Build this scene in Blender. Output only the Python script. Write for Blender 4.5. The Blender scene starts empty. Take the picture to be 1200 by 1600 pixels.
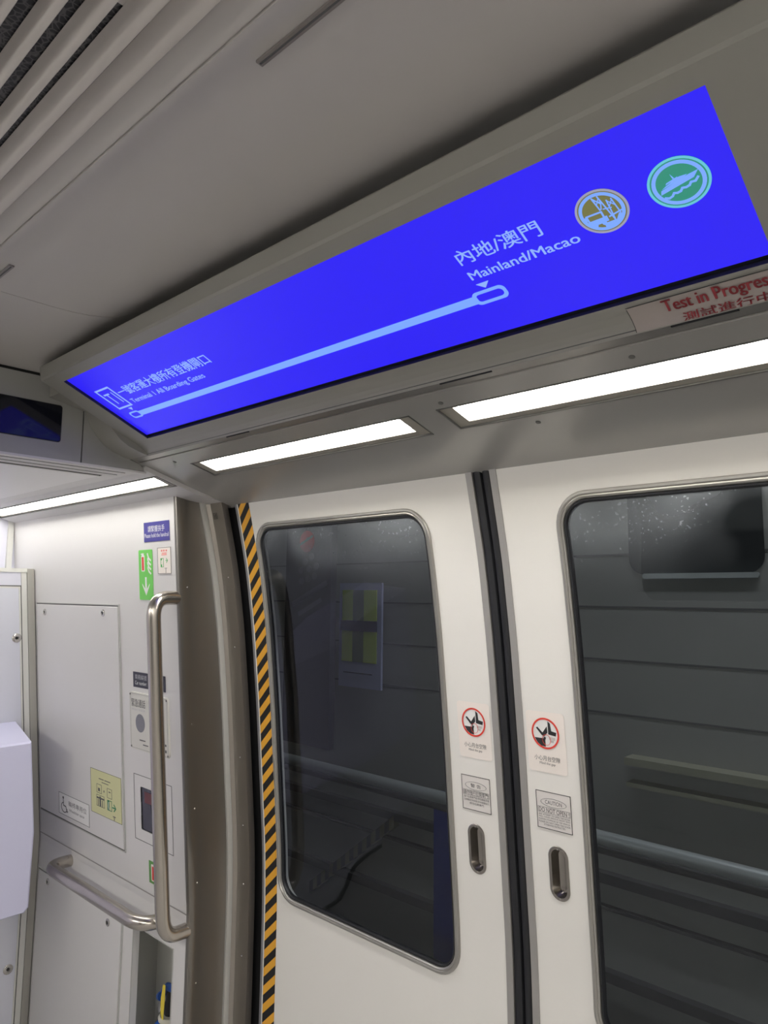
import bpy, math
from mathutils import Vector, Matrix, Quaternion

sc = bpy.context.scene
COL = sc.collection

# ---------------------------------------------------------------- camera, world, exposure
cam_d = bpy.data.cameras.new('camera'); cam = bpy.data.objects.new('camera', cam_d); COL.objects.link(cam)
R3 = Matrix(((0.72971267, 0.07297127, 0.67984897), (0.68368534, -0.09195086, -0.72396091), (0.00968435, 0.99308622, -0.11698709)))
cam.matrix_world = Matrix.Translation((0, 0, 1.65)) @ R3.to_4x4()
cam_d.sensor_fit = 'VERTICAL'; cam_d.sensor_height = 24.0; cam_d.lens = 24.0 * 1118.0 / 1600.0
cam_d.clip_start = 0.02
sc.camera = cam
w = bpy.data.worlds.new('world'); sc.world = w; w.use_nodes = True
w.node_tree.nodes['Background'].inputs[0].default_value = (0.5, 0.55, 0.62, 1)
w.node_tree.nodes['Background'].inputs[1].default_value = 0.02
sc.view_settings.view_transform = 'Standard'; sc.view_settings.look = 'None'
sc.view_settings.gamma = 1; sc.view_settings.use_curve_mapping = False
sc.view_settings.exposure = 0.10
LAMP = 36.0          # emission of the ceiling lamp diffusers
LAMP_ALC = 20.0      # of the alcove lamp
LAMP_OPP = 44.0      # of the lamps on the opposite side
TUNNEL_FILL = 20.0         # watts of the added fill light over the tunnel wall
sc.cycles.max_bounces = 8; sc.cycles.diffuse_bounces = 6; sc.cycles.glossy_bounces = 4
sc.cycles.transparent_max_bounces = 12
sc.cycles.sample_clamp_indirect = 6.0
sc.cycles.use_denoising = True

# ---------------------------------------------------------------- materials
MATS = {}
def mat(name, col, rough=0.5, metal=0.0, spec=0.5, noise=0.0, nscale=8.0, bump=0.0, bscale=200.0, stretch=None, coat=0.0, aniso=0.0, rnoise=0.0):
    if name in MATS: return MATS[name]
    m = bpy.data.materials.new(name); m.use_nodes = True; nt = m.node_tree; b = nt.nodes['Principled BSDF']
    b.inputs['Base Color'].default_value = (*col, 1); b.inputs['Roughness'].default_value = rough
    b.inputs['Metallic'].default_value = metal; b.inputs['Specular IOR Level'].default_value = spec
    b.inputs['Coat Weight'].default_value = coat
    if noise or bump or rnoise:
        tc = nt.nodes.new('ShaderNodeTexCoord'); mp = nt.nodes.new('ShaderNodeMapping')
        nt.links.new(tc.outputs['Object'], mp.inputs['Vector'])
        if stretch: mp.inputs['Scale'].default_value = stretch
    if noise or rnoise:
        n = nt.nodes.new('ShaderNodeTexNoise'); n.inputs['Scale'].default_value = nscale; n.inputs['Detail'].default_value = 5
        nt.links.new(mp.outputs[0], n.inputs['Vector'])
        if noise:
            r = nt.nodes.new('ShaderNodeMapRange'); r.inputs['To Min'].default_value = 1 - noise; r.inputs['To Max'].default_value = 1 + noise
            nt.links.new(n.outputs['Fac'], r.inputs['Value'])
            x = nt.nodes.new('ShaderNodeVectorMath'); x.operation = 'SCALE'; x.inputs[0].default_value = col
            nt.links.new(r.outputs[0], x.inputs['Scale']); nt.links.new(x.outputs[0], b.inputs['Base Color'])
        if rnoise:
            r2 = nt.nodes.new('ShaderNodeMapRange'); r2.inputs['To Min'].default_value = max(0.02, rough - rnoise); r2.inputs['To Max'].default_value = rough + rnoise
            nt.links.new(n.outputs['Fac'], r2.inputs['Value']); nt.links.new(r2.outputs[0], b.inputs['Roughness'])
    if bump:
        n2 = nt.nodes.new('ShaderNodeTexNoise'); n2.inputs['Scale'].default_value = bscale
        nt.links.new(mp.outputs[0], n2.inputs['Vector'])
        bp = nt.nodes.new('ShaderNodeBump'); bp.inputs['Strength'].default_value = bump; bp.inputs['Distance'].default_value = 0.001
        nt.links.new(n2.outputs['Fac'], bp.inputs['Height']); nt.links.new(bp.outputs[0], b.inputs['Normal'])
    MATS[name] = m; return m
def emis(name, col, strength, base=None, rough=0.3, spec=0.5):
    if name in MATS: return MATS[name]
    m = bpy.data.materials.new(name); m.use_nodes = True; b = m.node_tree.nodes['Principled BSDF']
    b.inputs['Base Color'].default_value = (*(base or (0.02, 0.02, 0.02)), 1)
    b.inputs['Emission Color'].default_value = (*col, 1); b.inputs['Emission Strength'].default_value = strength
    b.inputs['Roughness'].default_value = rough; b.inputs['Specular IOR Level'].default_value = spec
    MATS[name] = m; return m

M_DOOR = mat('door_paint', (0.80, 0.785, 0.74), 0.38, noise=0.02, nscale=3, bump=0.05, bscale=90)
M_WALL = mat('wall_paint', (0.70, 0.69, 0.68), 0.30, noise=0.02, nscale=3, bump=0.04, bscale=90)
M_END = mat('end_wall_paint', (0.66, 0.66, 0.74), 0.35, noise=0.02, nscale=3)
M_CONS = mat('console_plastic', (0.68, 0.68, 0.88), 0.45, bump=0.1, bscale=300)
M_TRIMW = mat('light_trim', (0.66, 0.66, 0.62), 0.35)
M_POST = mat('post_grey', (0.38, 0.37, 0.33), 0.4, noise=0.08, nscale=6, stretch=(1, 1, 0.3))
M_CEIL = mat('ceiling_paint', (0.50, 0.48, 0.46), 0.55, noise=0.03, nscale=2, bump=0.04, bscale=150)
M_SLAT = mat('slat_paint', (0.52, 0.49, 0.46), 0.35)
M_COVE = mat('cove_paint', (0.36, 0.35, 0.335), 0.27, noise=0.02, nscale=3, metal=0.25)
M_ALC = mat('alcove_paint', (0.56, 0.55, 0.55), 0.4, noise=0.02, nscale=3)
M_BEZ = mat('bezel_paint', (0.265, 0.26, 0.235), 0.33, noise=0.02, nscale=3, bump=0.03, bscale=150)
M_FASC = mat('fascia_paint', (0.30, 0.30, 0.285), 0.42)
M_STEEL = mat('brushed_steel', (0.40, 0.37, 0.33), 0.34, metal=0.9, noise=0.10, nscale=5, bump=0.06, bscale=60, stretch=(1, 1, 0.15))
M_STEELD = mat('jamb_steel', (0.25, 0.236, 0.216), 0.32, metal=0.85, noise=0.12, nscale=5, rnoise=0.06, stretch=(1, 1, 0.3))
M_RAIL = mat('rail_steel', (0.55, 0.51, 0.46), 0.24, metal=1.0, noise=0.05, nscale=30, stretch=(1, 1, 0.2))
M_WFR = mat('window_frame_steel', (0.42, 0.41, 0.38), 0.33, metal=0.8)
M_EDGE = mat('door_edge_aluminium', (0.40, 0.39, 0.37), 0.4, metal=0.5)
M_STRIP = mat('cove_strip_steel', (0.34, 0.33, 0.31), 0.3, metal=0.7)
M_RUB = mat('black_rubber', (0.012, 0.013, 0.016), 0.5)
M_BLK = mat('black_gap', (0.006, 0.006, 0.007), 0.7)
M_GROOVE = mat('groove_grey', (0.10, 0.10, 0.095), 0.6)
M_INK = mat('black_ink', (0.02, 0.02, 0.022), 0.5)
M_INKG = mat('grey_ink', (0.09, 0.09, 0.09), 0.5)
M_CREAM = mat('cream_sticker', (0.86, 0.80, 0.74), 0.45)
M_WSTK = mat('white_sticker', (0.72, 0.69, 0.66), 0.4)
M_WHITE = mat('white_print', (0.82, 0.82, 0.8), 0.45)
M_RED = mat('red_print', (0.70, 0.05, 0.03), 0.45)
M_PINK = mat('pale_red_print', (0.85, 0.25, 0.22), 0.45)
M_DRED = mat('dark_red_print', (0.30, 0.03, 0.04), 0.45)
M_NAVY = mat('navy_sticker', (0.055, 0.05, 0.27), 0.4)
M_CARNO = mat('near_black_sticker', (0.02, 0.02, 0.04), 0.4)
M_GREEN = mat('green_sticker', (0.16, 0.60, 0.10), 0.4)
M_DGREEN = mat('dark_green_print', (0.01, 0.20, 0.08), 0.45)
M_YEL = mat('pale_yellow_sticker', (0.66, 0.66, 0.36), 0.45)
M_PLATE = mat('intercom_plate', (0.66, 0.65, 0.60), 0.35)
M_SPK = mat('speaker_grey', (0.20, 0.20, 0.23), 0.5, noise=0.2, nscale=300)
M_CHROME = mat('chrome', (0.62, 0.60, 0.57), 0.18, metal=1.0)
M_NICHE = mat('niche_grey', (0.42, 0.42, 0.39), 0.5)
M_EXT = mat('extinguisher_blue', (0.02, 0.11, 0.45), 0.22)
M_EXTB = mat('valve_blue', (0.02, 0.08, 0.32), 0.4)
M_COLLAR = mat('cream_collar', (0.62, 0.60, 0.50), 0.4)
M_YTAG = mat('yellow_tag', (0.75, 0.60, 0.05), 0.45)
M_DISP = mat('dark_display_glass', (0.008, 0.009, 0.014), 0.08)
M_TINT = mat('window_dark', (0.02, 0.02, 0.025), 0.05)
M_FLOOR = mat('floor_rubber', (0.44, 0.43, 0.42), 0.5, noise=0.1, nscale=20)
M_CONC = mat('tunnel_concrete', (0.32, 0.315, 0.30), 0.75, noise=0.12, nscale=3)
M_CONCD = mat('tunnel_dark', (0.06, 0.06, 0.065), 0.7, noise=0.1, nscale=5)
M_TRAIL = mat('tunnel_rail_grey', (0.48, 0.50, 0.50), 0.4, metal=0.3)
M_LIME = mat('lime_board', (0.55, 0.72, 0.02), 0.6)
M_LIME2 = mat('lime_board_dark', (0.12, 0.17, 0.02), 0.6)
M_TLAV = mat('lavender_board', (0.40, 0.42, 0.60), 0.6)
M_TNAVY = mat('tunnel_navy', (0.006, 0.009, 0.018), 0.5)
M_TRED = mat('tunnel_red', (0.75, 0.03, 0.02), 0.5)
M_TBLUE = mat('tunnel_blue', (0.01, 0.03, 0.30), 0.5)
M_LAMP = emis('lamp_diffuser', (1.0, 0.965, 0.90), LAMP, (0.8, 0.8, 0.8), 0.5)
M_LAMPA = emis('lamp_diffuser_alcove', (1.0, 0.975, 0.92), LAMP_ALC, (0.8, 0.8, 0.8), 0.5)
M_LAMPO = emis('lamp_diffuser_opposite', (1.0, 0.965, 0.90), LAMP_OPP, (0.8, 0.8, 0.8), 0.5)
M_LAMPI = mat('lamp_recess', (0.27, 0.255, 0.22), 0.45)
M_SCR = emis('screen_blue', (0.024, 0.013, 0.86), 1.0, (0.004, 0.004, 0.02), 0.30, 0.35)
M_LBLUE = emis('screen_light_blue', (0.19, 0.38, 1.0), 0.95)
M_STXT = emis('screen_text_blue', (0.26, 0.42, 0.92), 0.95)
M_GOLD = emis('icon_gold', (0.15, 0.15, 0.045), 1.0)
M_GOLDR = emis('icon_grey_ring', (0.30, 0.30, 0.42), 1.0)
M_TEAL = emis('icon_green', (0.02, 0.25, 0.17), 1.0)
M_TEALR = emis('icon_teal_ring', (0.12, 0.50, 0.62), 1.0)

def mesh_mat():
    m = bpy.data.materials.new('vent_mesh'); m.use_nodes = True; nt = m.node_tree; b = nt.nodes['Principled BSDF']
    tc = nt.nodes.new('ShaderNodeTexCoord'); br = nt.nodes.new('ShaderNodeTexVoronoi')
    br.feature = 'DISTANCE_TO_EDGE'; br.inputs['Scale'].default_value = 150
    nt.links.new(tc.outputs['Object'], br.inputs['Vector'])
    r = nt.nodes.new('ShaderNodeValToRGB'); r.color_ramp.elements[0].position = 0.03; r.color_ramp.elements[1].position = 0.14
    r.color_ramp.elements[0].color = (0.09, 0.088, 0.085, 1); r.color_ramp.elements[1].color = (0.006, 0.006, 0.008, 1)
    nt.links.new(br.outputs['Distance'], r.inputs[0]); nt.links.new(r.outputs[0], b.inputs['Base Color'])
    b.inputs['Roughness'].default_value = 0.5; return m
M_MESH = mesh_mat()

def glass_mat():
    m = bpy.data.materials.new('door_glass'); m.use_nodes = True; nt = m.node_tree
    for n in list(nt.nodes): nt.nodes.remove(n)
    out = nt.nodes.new('ShaderNodeOutputMaterial'); mix = nt.nodes.new('ShaderNodeMixShader')
    tr = nt.nodes.new('ShaderNodeBsdfTransparent'); tr.inputs[0].default_value = (0.55, 0.60, 0.62, 1)
    gl = nt.nodes.new('ShaderNodeBsdfGlossy'); gl.inputs['Roughness'].default_value = 0.01
    gl.inputs['Color'].default_value = (0.90, 0.94, 1.0, 1)
    fr = nt.nodes.new('ShaderNodeFresnel'); fr.inputs['IOR'].default_value = 1.5
    nt.links.new(fr.outputs[0], mix.inputs[0]); nt.links.new(tr.outputs[0], mix.inputs[1]); nt.links.new(gl.outputs[0], mix.inputs[2])
    # dust and dried droplets towards the top of the pane plus lamp glare painted as a pale patch
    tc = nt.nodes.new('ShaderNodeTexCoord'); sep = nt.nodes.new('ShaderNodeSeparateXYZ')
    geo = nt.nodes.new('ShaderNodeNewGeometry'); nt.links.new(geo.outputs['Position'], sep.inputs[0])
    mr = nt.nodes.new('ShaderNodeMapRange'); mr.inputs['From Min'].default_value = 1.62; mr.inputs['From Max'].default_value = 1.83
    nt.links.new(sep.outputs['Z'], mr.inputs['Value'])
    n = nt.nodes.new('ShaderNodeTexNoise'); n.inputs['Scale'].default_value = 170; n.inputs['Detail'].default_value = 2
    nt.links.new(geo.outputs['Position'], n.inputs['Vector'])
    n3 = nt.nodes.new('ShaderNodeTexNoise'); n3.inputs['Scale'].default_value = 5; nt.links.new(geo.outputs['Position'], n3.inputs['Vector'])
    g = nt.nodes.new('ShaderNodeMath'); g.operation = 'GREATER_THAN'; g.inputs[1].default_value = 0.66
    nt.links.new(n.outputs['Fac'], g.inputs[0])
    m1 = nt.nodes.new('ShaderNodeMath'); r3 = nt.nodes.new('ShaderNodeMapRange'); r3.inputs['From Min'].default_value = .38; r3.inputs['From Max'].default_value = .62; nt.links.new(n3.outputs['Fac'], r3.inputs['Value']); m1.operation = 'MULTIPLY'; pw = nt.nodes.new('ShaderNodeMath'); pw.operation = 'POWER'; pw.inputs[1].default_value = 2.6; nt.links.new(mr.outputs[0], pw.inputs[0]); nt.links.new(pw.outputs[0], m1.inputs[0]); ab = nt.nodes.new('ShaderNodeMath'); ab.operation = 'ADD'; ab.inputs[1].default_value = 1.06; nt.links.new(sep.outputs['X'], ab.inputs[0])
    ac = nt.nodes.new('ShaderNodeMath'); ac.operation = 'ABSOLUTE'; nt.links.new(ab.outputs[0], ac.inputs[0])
    ad = nt.nodes.new('ShaderNodeMapRange'); ad.inputs['From Min'].default_value = .32; ad.inputs['From Max'].default_value = 0.02; nt.links.new(ac.outputs[0], ad.inputs['Value'])  # pale haze painting the glare in the left pane's upper right corner
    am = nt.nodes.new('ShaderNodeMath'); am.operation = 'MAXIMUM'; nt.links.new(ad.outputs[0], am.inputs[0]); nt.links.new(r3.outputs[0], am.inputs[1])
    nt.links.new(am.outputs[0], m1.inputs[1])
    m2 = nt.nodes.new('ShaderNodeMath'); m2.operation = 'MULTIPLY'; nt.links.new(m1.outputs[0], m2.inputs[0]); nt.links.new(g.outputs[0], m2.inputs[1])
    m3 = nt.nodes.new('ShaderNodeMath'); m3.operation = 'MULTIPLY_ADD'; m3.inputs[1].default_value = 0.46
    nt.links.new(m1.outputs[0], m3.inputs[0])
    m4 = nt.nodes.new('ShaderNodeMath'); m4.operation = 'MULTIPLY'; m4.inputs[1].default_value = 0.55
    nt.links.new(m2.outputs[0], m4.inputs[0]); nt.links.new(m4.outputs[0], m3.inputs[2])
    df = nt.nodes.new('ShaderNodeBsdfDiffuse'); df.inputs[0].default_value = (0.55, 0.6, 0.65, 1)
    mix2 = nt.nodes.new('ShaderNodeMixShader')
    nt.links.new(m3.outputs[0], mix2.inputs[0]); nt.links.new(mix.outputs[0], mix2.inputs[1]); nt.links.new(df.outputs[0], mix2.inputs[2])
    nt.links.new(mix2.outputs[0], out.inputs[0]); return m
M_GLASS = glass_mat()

def hazard_mat():
    m = bpy.data.materials.new('hazard_tape'); m.use_nodes = True; nt = m.node_tree; b = nt.nodes['Principled BSDF']
    geo = nt.nodes.new('ShaderNodeNewGeometry'); sep = nt.nodes.new('ShaderNodeSeparateXYZ'); nt.links.new(geo.outputs['Position'], sep.inputs[0])
    a = nt.nodes.new('ShaderNodeMath'); a.operation = 'SUBTRACT'
    s = nt.nodes.new('ShaderNodeMath'); s.operation = 'MULTIPLY'; s.inputs[1].default_value = 0.92
    nt.links.new(sep.outputs['X'], s.inputs[0]); nt.links.new(sep.outputs['Z'], a.inputs[0]); nt.links.new(s.outputs[0], a.inputs[1])
    d = nt.nodes.new('ShaderNodeMath'); d.operation = 'DIVIDE'; d.inputs[1].default_value = 0.0462; nt.links.new(a.outputs[0], d.inputs[0])
    ad = nt.nodes.new('ShaderNodeMath'); ad.operation = 'ADD'; ad.inputs[1].default_value = 0.15; nt.links.new(d.outputs[0], ad.inputs[0])
    f = nt.nodes.new('ShaderNodeMath'); f.operation = 'FRACT'; nt.links.new(ad.outputs[0], f.inputs[0])
    g = nt.nodes.new('ShaderNodeMath'); g.operation = 'GREATER_THAN'; g.inputs[1].default_value = 0.5; nt.links.new(f.outputs[0], g.inputs[0])
    mx = nt.nodes.new('ShaderNodeMix'); mx.data_type = 'RGBA'
    mx.inputs['A'].default_value = (0.008, 0.008, 0.009, 1); mx.inputs['B'].default_value = (0.80, 0.40, 0.035, 1)
    nt.links.new(g.outputs[0], mx.inputs['Factor']); nt.links.new(mx.outputs['Result'], b.inputs['Base Color'])
    b.inputs['Roughness'].default_value = 0.55; return m
M_HAZ = hazard_mat()

# ---------------------------------------------------------------- object helpers
def mk(name, verts, faces, m, parent=None, smooth=None, base=None):
    me = bpy.data.meshes.new(name)
    vs = [Vector(v) for v in verts]
    if parent is None:
        if base is None:
            lo = Vector((min(v.x for v in vs), min(v.y for v in vs), min(v.z for v in vs)))
            hi = Vector((max(v.x for v in vs), max(v.y for v in vs), max(v.z for v in vs)))
            base = Vector(((lo.x + hi.x) / 2, (lo.y + hi.y) / 2, lo.z))
    else:
        base = Vector(parent['_b']) if '_b' in parent else parent.location.copy()
    base = Vector(base)
    me.from_pydata([v - base for v in vs], [], faces)
    import bmesh
    bm = bmesh.new(); bm.from_mesh(me)
    bmesh.ops.recalc_face_normals(bm, faces=bm.faces); bm.to_mesh(me); bm.free()
    if smooth:
        for p in me.polygons: p.use_smooth = True
        me.set_sharp_from_angle(angle=math.radians(smooth))
    me.materials.append(m)
    o = bpy.data.objects.new(name, me); COL.objects.link(o)
    if parent is None: o.location = base
    else: o.parent = parent
    BASE[o.name] = base
    o['_b'] = list(base)
    return o
BASE = {}
def tag(o, label=None, cat=None, group=None, kind=None):
    if label: o['label'] = label
    if cat: o['category'] = cat
    if group: o['group'] = group
    if kind: o['kind'] = kind
    return o
def empty(name, loc, label=None, cat=None, group=None, kind=None):
    o = bpy.data.objects.new(name, None); COL.objects.link(o); o.location = loc; o['_b'] = list(loc); o.empty_display_size = 0.05
    return tag(o, label, cat, group, kind)

class G:
    """collects geometry for one mesh"""
    def __init__(s): s.v = []; s.f = []
    def add(s, vs, fs):
        b = len(s.v); s.v += [tuple(v) for v in vs]; s.f += [tuple(i + b for i in f) for f in fs]; return s
    def box(s, x0, x1, y0, y1, z0, z1):
        vs = [(x, y, z) for x in (x0, x1) for y in (y0, y1) for z in (z0, z1)]
        return s.add(vs, [(0, 1, 3, 2), (4, 6, 7, 5), (0, 4, 5, 1), (2, 3, 7, 6), (0, 2, 6, 4), (1, 5, 7, 3)])
    def prism_x(s, pts, x0, x1):
        """closed (y,z) polygon extruded along X"""
        n = len(pts); vs = [(x0, *p) for p in pts] + [(x1, *p) for p in pts]
        fs = [(i, (i + 1) % n, (i + 1) % n + n, i + n) for i in range(n)] + [tuple(range(n))[::-1], tuple(range(n, 2 * n))]
        return s.add(vs, fs)
    def grid(s, rows, thick=None):
        """rows of points -> sheet; thick = offset vector gives a solid slab"""
        nr = len(rows); nc = len(rows[0]); vs = [p for r in rows for p in r]
        fs = [(i * nc + j, i * nc + j + 1, (i + 1) * nc + j + 1, (i + 1) * nc + j) for i in range(nr - 1) for j in range(nc - 1)]
        if thick is not None:
            t = Vector(thick); N = nr * nc; vs = vs + [tuple(Vector(p) + t) for p in vs]
            fs += [tuple(k + N for k in f[::-1]) for f in fs[:]]
            rim = [j for j in range(nc)] + [i * nc + nc - 1 for i in range(1, nr)] + [(nr - 1) * nc + j for j in range(nc - 2, -1, -1)] + [i * nc for i in range(nr - 2, 0, -1)]
            for a in range(len(rim)):
                b = rim[(a + 1) % len(rim)]; fs.append((rim[a], rim[a] + N, b + N, b))
        return s.add(vs, fs)
    def tube(s, pts, r, n=14, caps=True, taper=None):
        pts = [Vector(p) for p in pts]; rings = []; up = None
        for i, p in enumerate(pts):
            d = (pts[min(i + 1, len(pts) - 1)] - pts[max(i - 1, 0)]).normalized()
            if up is None:
                up = d.orthogonal().normalized()
            else:
                up = (up - d * up.dot(d)).normalized()
            sd = d.cross(up); rr = r if taper is None else taper[i]
            rings.append([p + (up * math.cos(2 * math.pi * k / n) + sd * math.sin(2 * math.pi * k / n)) * rr for k in range(n)])
        vs = [q for rg in rings for q in rg]; fs = []
        for i in range(len(pts) - 1):
            for k in range(n): fs.append((i * n + k, i * n + (k + 1) % n, (i + 1) * n + (k + 1) % n, (i + 1) * n + k))
        if caps: fs += [tuple(range(n))[::-1], tuple(range((len(pts) - 1) * n, len(pts) * n))]
        return s.add(vs, fs)
    def lathe(s, prof, c, n=28):
        """prof of (r, z) about the vertical through c"""
        vs = []; fs = []
        for r, z in prof:
            for k in range(n): a = 2 * math.pi * k / n; vs.append((c[0] + r * math.cos(a), c[1] + r * math.sin(a), c[2] + z))
        for i in range(len(prof) - 1):
            for k in range(n): fs.append((i * n + k, i * n + (k + 1) % n, (i + 1) * n + (k + 1) % n, (i + 1) * n + k))
        fs += [tuple(range(n))[::-1], tuple(range((len(prof) - 1) * n, len(prof) * n))]
        return s.add(vs, fs)
    def loops(s, loops, close_last=False, close_first=False):
        """closed loops of equal count joined in turn"""
        n = len(loops[0]); vs = [p for l in loops for p in l]; fs = []
        for i in range(len(loops) - 1):
            for k in range(n): fs.append((i * n + k, i * n + (k + 1) % n, (i + 1) * n + (k + 1) % n, (i + 1) * n + k))
        if close_last: fs.append(tuple(range((len(loops) - 1) * n, len(loops) * n)))
        if close_first: fs.append(tuple(range(n))[::-1])
        return s.add(vs, fs)
    def make(s, name, m, parent=None, smooth=None, base=None): return mk(name, s.v, s.f, m, parent, smooth, base)

# ---------------------------------------------------------------- the car's cross-section (y towards the doors, z up)
def yw(z): return 1.15 if z <= .766 else 1.15 - .0843 * (z - .766)
_dz = [-1, .0, .6, .8, .95, 1.12, 1.34, 1.56, 1.73, 1.91, 2.1]; _dy = [1.3, 1.3, 1.303, 1.303, 1.298, 1.283, 1.263, 1.238, 1.21, 1.165, 1.11]
def lin(z):
    for i in range(len(_dz) - 1):
        if z <= _dz[i + 1]:
            t = (z - _dz[i]) / (_dz[i + 1] - _dz[i]); return _dy[i] + t * (_dy[i + 1] - _dy[i])
    return _dy[-1]
def yd(z):   # gently smoothed
    return sum(lin(z + k * 0.02) * w_ for k, w_ in ((-3, 1), (-2, 2), (-1, 3), (0, 4), (1, 3), (2, 2), (3, 1))) / 16
def cove_z(y): return 1.91 + .30 * (1.137 - y)
def alc_z(y): return 1.924 + .30 * (1.052 - y)
CEIL = 2.165; XJ = -1.79; XS = -0.831; XE = -3.0; XC = -2.80; XFAR = 3.6
mirror = lambda x: 2 * XS - x

def zrange(z0, z1, step=0.04):
    n = max(1, int(math.ceil((z1 - z0) / step))); return [z0 + (z1 - z0) * i / n for i in range(n + 1)]

def holed(x0, x1, z0, z1, holes, fn, thick, step=0.04):
    """slab following y=fn(z), with holes given as (hz0, hz1, ext(z)->(xl,xr))"""
    zs = set(round(z, 5) for z in zrange(z0, z1, step))
    for h in holes:
        a, b = h[0], h[1]; r = h[3]
        zs |= {round(a, 5), round(b, 5)}
        for k in range(1, 9):
            t = r * (1 - math.cos(k * math.pi / 16)); zs |= {round(a + t, 5), round(b - t, 5)}
    zs = sorted(z for z in zs if z0 - 1e-6 <= z <= z1 + 1e-6)
    g = G()
    def pt(x, z, d=0): return (x, fn(z) + d, z)
    def quad(xa0, xb0, za, xa1, xb1, zb):
        for d in (0, thick):
            g.add([pt(xa0, za, d), pt(xb0, za, d), pt(xb1, zb, d), pt(xa1, zb, d)], [(0, 1, 2, 3)])
    for za, zb in zip(zs, zs[1:]):
        zm = (za + zb) / 2; act = sorted([h for h in holes if h[0] < zm < h[1]], key=lambda h: h[2](zm)[0])
        xa, xb = x0, x0
        for h in act:
            e0 = h[2](max(h[0], min(h[1], za))); e1 = h[2](max(h[0], min(h[1], zb)))
            quad(xa, e0[0], za, xb, e1[0], zb)
            for c in (0, 1):
                g.add([pt(e0[c], za), pt(e1[c], zb), pt(e1[c], zb, thick), pt(e0[c], za, thick)], [(0, 1, 2, 3)])
            xa, xb = e0[1], e1[1]
        quad(xa, x1, za, xb, x1, zb)
        for x in (x0, x1): g.add([pt(x, za), pt(x, zb), pt(x, zb, thick), pt(x, za, thick)], [(0, 1, 2, 3)])
    for z in (z0, z1): g.add([pt(x0, z), pt(x1, z), pt(x1, z, thick), pt(x0, z, thick)], [(0, 1, 2, 3)])
    for h in holes:
        for z in (h[0], h[1]):
            e = h[2](z)
            if e[1] - e[0] > 1e-4: g.add([pt(e[0], z), pt(e[1], z), pt(e[1], z, thick), pt(e[0], z, thick)], [(0, 1, 2, 3)])
    return g
def rr_hole(x0, x1, z0, z1, r):
    def ext(z):
        d = 0
        if r > 0:
            if z > z1 - r: q = min(r, z - (z1 - r)); d = r - math.sqrt(max(0, r * r - q * q))
            elif z < z0 + r: q = min(r, (z0 + r) - z); d = r - math.sqrt(max(0, r * r - q * q))
        return (x0 + d, x1 - d)
    return (z0, z1, ext, r)
def rr_path(x0, x1, z0, z1, r, nseg=8, side=0.05):
    """rounded rectangle outline, anticlockwise seen from inside, fixed count"""
    pts = []
    def line(a, b, n):
        for i in range(n): t = i / n; pts.append((a[0] + (b[0] - a[0]) * t, a[1] + (b[1] - a[1]) * t))
    def arc(cx, cz, a0):
        for i in range(nseg): a = math.radians(a0 + 90 * i / nseg); pts.append((cx + r * math.cos(a), cz + r * math.sin(a)))
    nv = RRN[0]
    line((x0 + r, z0), (x1 - r, z0), 2); arc(x1 - r, z0 + r, -90); line((x1, z0 + r), (x1, z1 - r), nv)
    arc(x1 - r, z1 - r, 0); line((x1 - r, z1), (x0 + r, z1), 2); arc(x0 + r, z1 - r, 90); line((x0, z1 - r), (x0, z0 + r), nv); arc(x0 + r, z0 + r, 180)
    return pts
RRN = [24]
def ring(name, x0, x1, z0, z1, r, section, fn, m, parent=None, close=False, close_front=False, nv=24, smooth=40):
    """section: list of (inset, height) ; height is towards the cabin"""
    RRN[0] = nv; L = []
    for ins, h in section:
        rr = max(0.0005, r - ins)
        L.append([(x, fn(z) - h, z) for x, z in rr_path(x0 + ins, x1 - ins, z0 + ins, z1 - ins, rr)])
    return G().loops(L, close_last=close, close_first=close_front).make(name, m, parent, smooth)

# ---------------------------------------------------------------- flat graphics on surfaces
class Frame:
    """local frame: origin o, right r, up u, outward n"""
    def __init__(s, o, r, u):
        s.o = Vector(o); s.r = Vector(r).normalized(); s.u = Vector(u).normalized(); s.n = s.r.cross(s.u).normalized()
    def p(s, a, b, h=0.0): return s.o + s.r * a + s.u * b + s.n * h
def wall_frame(x, z, fn, off=0.0008):
    e = 0.02; u = Vector((0, fn(z + e) - fn(z - e), 2 * e)).normalized()
    f = Frame((x, fn(z), z), (1, 0, 0), u)   # n = r x u -> (0,-,..) points into the cabin
    f.o = f.o + f.n * off
    return f
def poly(name, fr, pts, m, parent=None, h=0.0, t=0.0004):
    n = len(pts); vs = [fr.p(a, b, h) for a, b in pts] + [fr.p(a, b, h + t) for a, b in pts]
    fs = [tuple(range(n)), tuple(range(n, 2 * n))[::-1]] + [(i, (i + 1) % n, (i + 1) % n + n, i + n) for i in range(n)]
    return mk(name, vs, fs, m, parent)
def polys(name, fr, plist, m, parent=None, h=0.0, t=0.0004):
    g = G()
    for pts in plist:
        n = len(pts); vs = [fr.p(a, b, h) for a, b in pts] + [fr.p(a, b, h + t) for a, b in pts]
        g.add(vs, [tuple(range(n)), tuple(range(n, 2 * n))[::-1]] + [(i, (i + 1) % n, (i + 1) % n + n, i + n) for i in range(n)])
    return g.make(name, m, parent)
def rect(a0, a1, b0, b1): return [(a0, b0), (a1, b0), (a1, b1), (a0, b1)]
def rrect(a0, a1, b0, b1, r, n=6):
    out = []
    for cx, cy, s in ((a1 - r, b0 + r, -90), (a1 - r, b1 - r, 0), (a0 + r, b1 - r, 90), (a0 + r, b0 + r, 180)):
        for i in range(n + 1): a = math.radians(s + 90 * i / n); out.append((cx + r * math.cos(a), cy + r * math.sin(a)))
    return out
def ell(cx, cy, rx, ry, n=40): return [(cx + rx * math.cos(2 * math.pi * i / n), cy + ry * math.sin(2 * math.pi * i / n)) for i in range(n)]
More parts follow.
